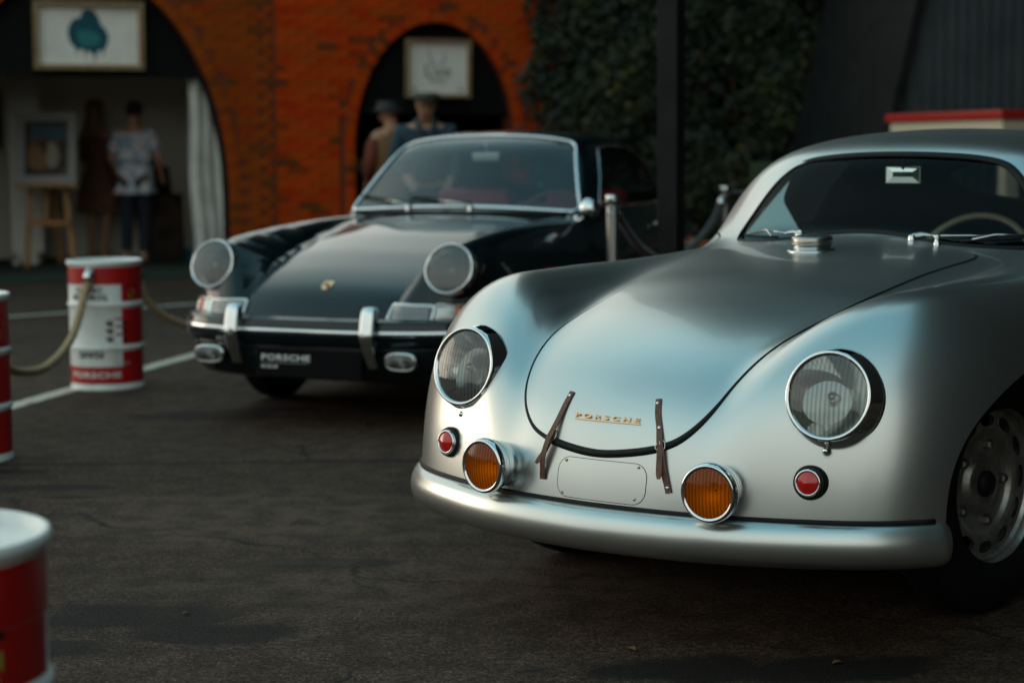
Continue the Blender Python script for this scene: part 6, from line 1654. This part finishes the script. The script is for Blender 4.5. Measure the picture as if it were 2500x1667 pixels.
s_ = J['skull'][0]; blob('hair', (s_[0], s_[1] + .018, s_[2] + .028), (.098 * k, .105 * k, .092 * k), hair_dark, pm)
# woman in a brown dress
pw = empty('person', (-4.69, 21.1, 0), math.radians(165)); tag(pw, 'woman with long brown hair in a dark brown dress beside the easel', 'person')
arms = (((0, 0, 0), (-.20, -.05, 1.15), (-.08, -.22, 1.10)), ((0, 0, 0), (.20, -.05, 1.15), (.10, -.22, 1.08)))
legs = (((-.085, -.02, .50), (-.07, .03, .10)), ((.09, -.01, .50), (.10, .02, .10)))
J, k = figure(pw, 1.78, arms, legs, (.015, -.02, 0), skin, .88)
rings_mesh('dress', [(0, .0, z * k, rx * k, ry * k) for z, rx, ry in ((1.47, .07, .06), (1.44, .13, .085), (1.38, .165, .11), (1.28, .165, .125), (1.14, .14, .115), (1.04, .145, .125), (.92, .19, .15), (.78, .225, .175), (.64, .255, .195), (.53, .275, .205))], dress_m, pw, 42, .05, True)
for nm in 'lr':
    skin_mesh('sleeve', {'a': (J['sh' + nm][0], .078 * k), 'b': (J['el' + nm][0], .064 * k), 'c': (mixp(J, 'el' + nm, 'wr' + nm, .9), .052 * k)}, [('a', 'b'), ('b', 'c')], dress_m, pw)
s_ = J['skull'][0]
rings_mesh('hair', [(s_[0], s_[1] + y, s_[2] + z, rx, ry) for y, z, rx, ry in ((.012, .118, .012, .012), (.015, .108, .058, .058), (.020, .075, .094, .098), (.026, .02, .108, .110), (.040, -.05, .110, .098), (.060, -.12, .118, .080), (.075, -.20, .128, .066), (.085, -.29, .125, .055), (.085, -.36, .095, .038), (.085, -.39, .05, .02))], hair_brown, pw, 30, .06, True)
face(J, pw, k); shoes(J, pw, skin)
# man in a grey cap and blue jacket behind the black coupe
pc = empty('person', (-.665, 14.55, 0), math.radians(6)); tag(pc, 'man in grey flat cap and blue jacket looking down behind the black coupe', 'person')
arms = (((0, 0, 0), (-.27, -.02, 1.15), (-.16, -.24, 1.02)), ((0, 0, 0), (.27, -.02, 1.15), (.18, -.24, 1.00)))
legs = (((-.095, -.01, .50), (-.10, .03, .085)), ((.095, -.01, .50), (.10, .02, .085)))
J, k = figure(pc, 1.68, arms, legs, (.0, -.065, -.03), skin, 1.15, .03)
Q = {n_: (J[n_][0], tuple(x + .035 for x in J[n_][1])) for n_ in ('pelvis', 'belly', 'chest', 'upper')}
for nm in 'lr': Q['sh' + nm] = (J['sh' + nm][0], .088 * k); Q['el' + nm] = (J['el' + nm][0], .066 * k); Q['wr' + nm] = (mixp(J, 'el' + nm, 'wr' + nm, .92), .048 * k)
skin_mesh('jacket', Q, [('pelvis', 'belly'), ('belly', 'chest'), ('chest', 'upper'), ('upper', 'shl'), ('upper', 'shr'), ('shl', 'ell'), ('shr', 'elr'), ('ell', 'wrl'), ('elr', 'wrr')], jacket_m, pc)
for sx in (-1, 1):
    u = J['upper'][0]; V, F = tube([(sx * .012, u[1] - .115, u[2] - .10), (sx * .055, u[1] - .095, u[2] + .02), (sx * .075, u[1] - .02, u[2] + .07), (sx * .05, u[1] + .05, u[2] + .08)], [.012, .022, .022, .018], 8); mk('collar', V, F, jacket_m, pc)
blob('badge', (-.085, J['chest'][0][1] - .148 * k, J['chest'][0][2] + .02), (.02, .006, .022), mat('pink_badge', (.34, .22, .23), .6), pc, None, 12)
Q = {'pelvis': (J['pelvis'][0], (.155 * k, .12 * k))}
for nm in 'lr': Q['hi' + nm] = (J['hi' + nm][0], .105 * k); Q['kn' + nm] = (J['kn' + nm][0], .078 * k); Q['an' + nm] = ((J['an' + nm][0][0], J['an' + nm][0][1], .10), .062 * k)
skin_mesh('trousers', Q, [('pelvis', 'hil'), ('pelvis', 'hir'), ('hil', 'knl'), ('hir', 'knr'), ('knl', 'anl'), ('knr', 'anr')], jeans, pc)
shoes(J, pc, shoe_m); face(J, pc, k); s_ = J['skull'][0]
rings_mesh('flat_cap', [(s_[0], s_[1] + y, s_[2] + z, rx, ry) for y, z, rx, ry in ((-.01, .085, .02, .02), (-.012, .082, .085, .10), (-.018, .062, .118, .135), (-.020, .040, .112, .132), (-.008, .020, .094, .108))], cap_m, pc, 30, 0, True)
V, F = [], []
for i in range(13):
    t = math.pi * (1.12 + .76 * i / 12); V += [(s_[0] + .085 * math.cos(t), s_[1] + .095 * math.sin(t), s_[2] + .030), (s_[0] + .105 * math.cos(t), s_[1] + .155 * math.sin(t), s_[2] + .008)]
for i in range(12): F.append((2 * i, 2 * i + 1, 2 * i + 3, 2 * i + 2))
mk('cap_peak', V, F, cap_m, pc)
# figure in a tan coat, partly hidden behind him
pt = empty('person', (-1.03, 16.4, 0), math.radians(205)); tag(pt, 'person in a tan coat half hidden behind the man in the cap', 'person')
arms = (((0, 0, 0), (-.24, .0, 1.14), (-.20, -.16, .98)), ((0, 0, 0), (.24, .0, 1.14), (.20, -.16, .98)))
J, k = figure(pt, 1.66, arms, legs, (.02, -.06, -.05), skin, 1.0, .04)
rings_mesh('coat', [(0, -.02, z * k, rx * k, ry * k) for z, rx, ry in ((1.46, .075, .07), (1.42, .14, .09), (1.34, .20, .125), (1.2, .20, .14), (1.05, .19, .14), (.85, .21, .155), (.6, .225, .165), (.5, .23, .17))], coat_tan, pt, 36, .03, True)
for nm in 'lr': skin_mesh('sleeve', {'a': (J['sh' + nm][0], .085 * k), 'b': (J['el' + nm][0], .068 * k), 'c': (mixp(J, 'el' + nm, 'wr' + nm, .92), .052 * k)}, [('a', 'b'), ('b', 'c')], coat_rust if nm == 'l' else coat_tan, pt)
s_ = J['skull'][0]; rings_mesh('hat', [(s_[0], s_[1] + y, s_[2] + z, r_, r_ * 1.1) for y, z, r_ in ((.0, .11, .03), (.0, .105, .085), (.0, .05, .10), (.0, .035, .11), (-.0, .025, .155))], hair_dark, pt, 30, 0, True)
shoes(J, pt, shoe_m); face(J, pt, k)
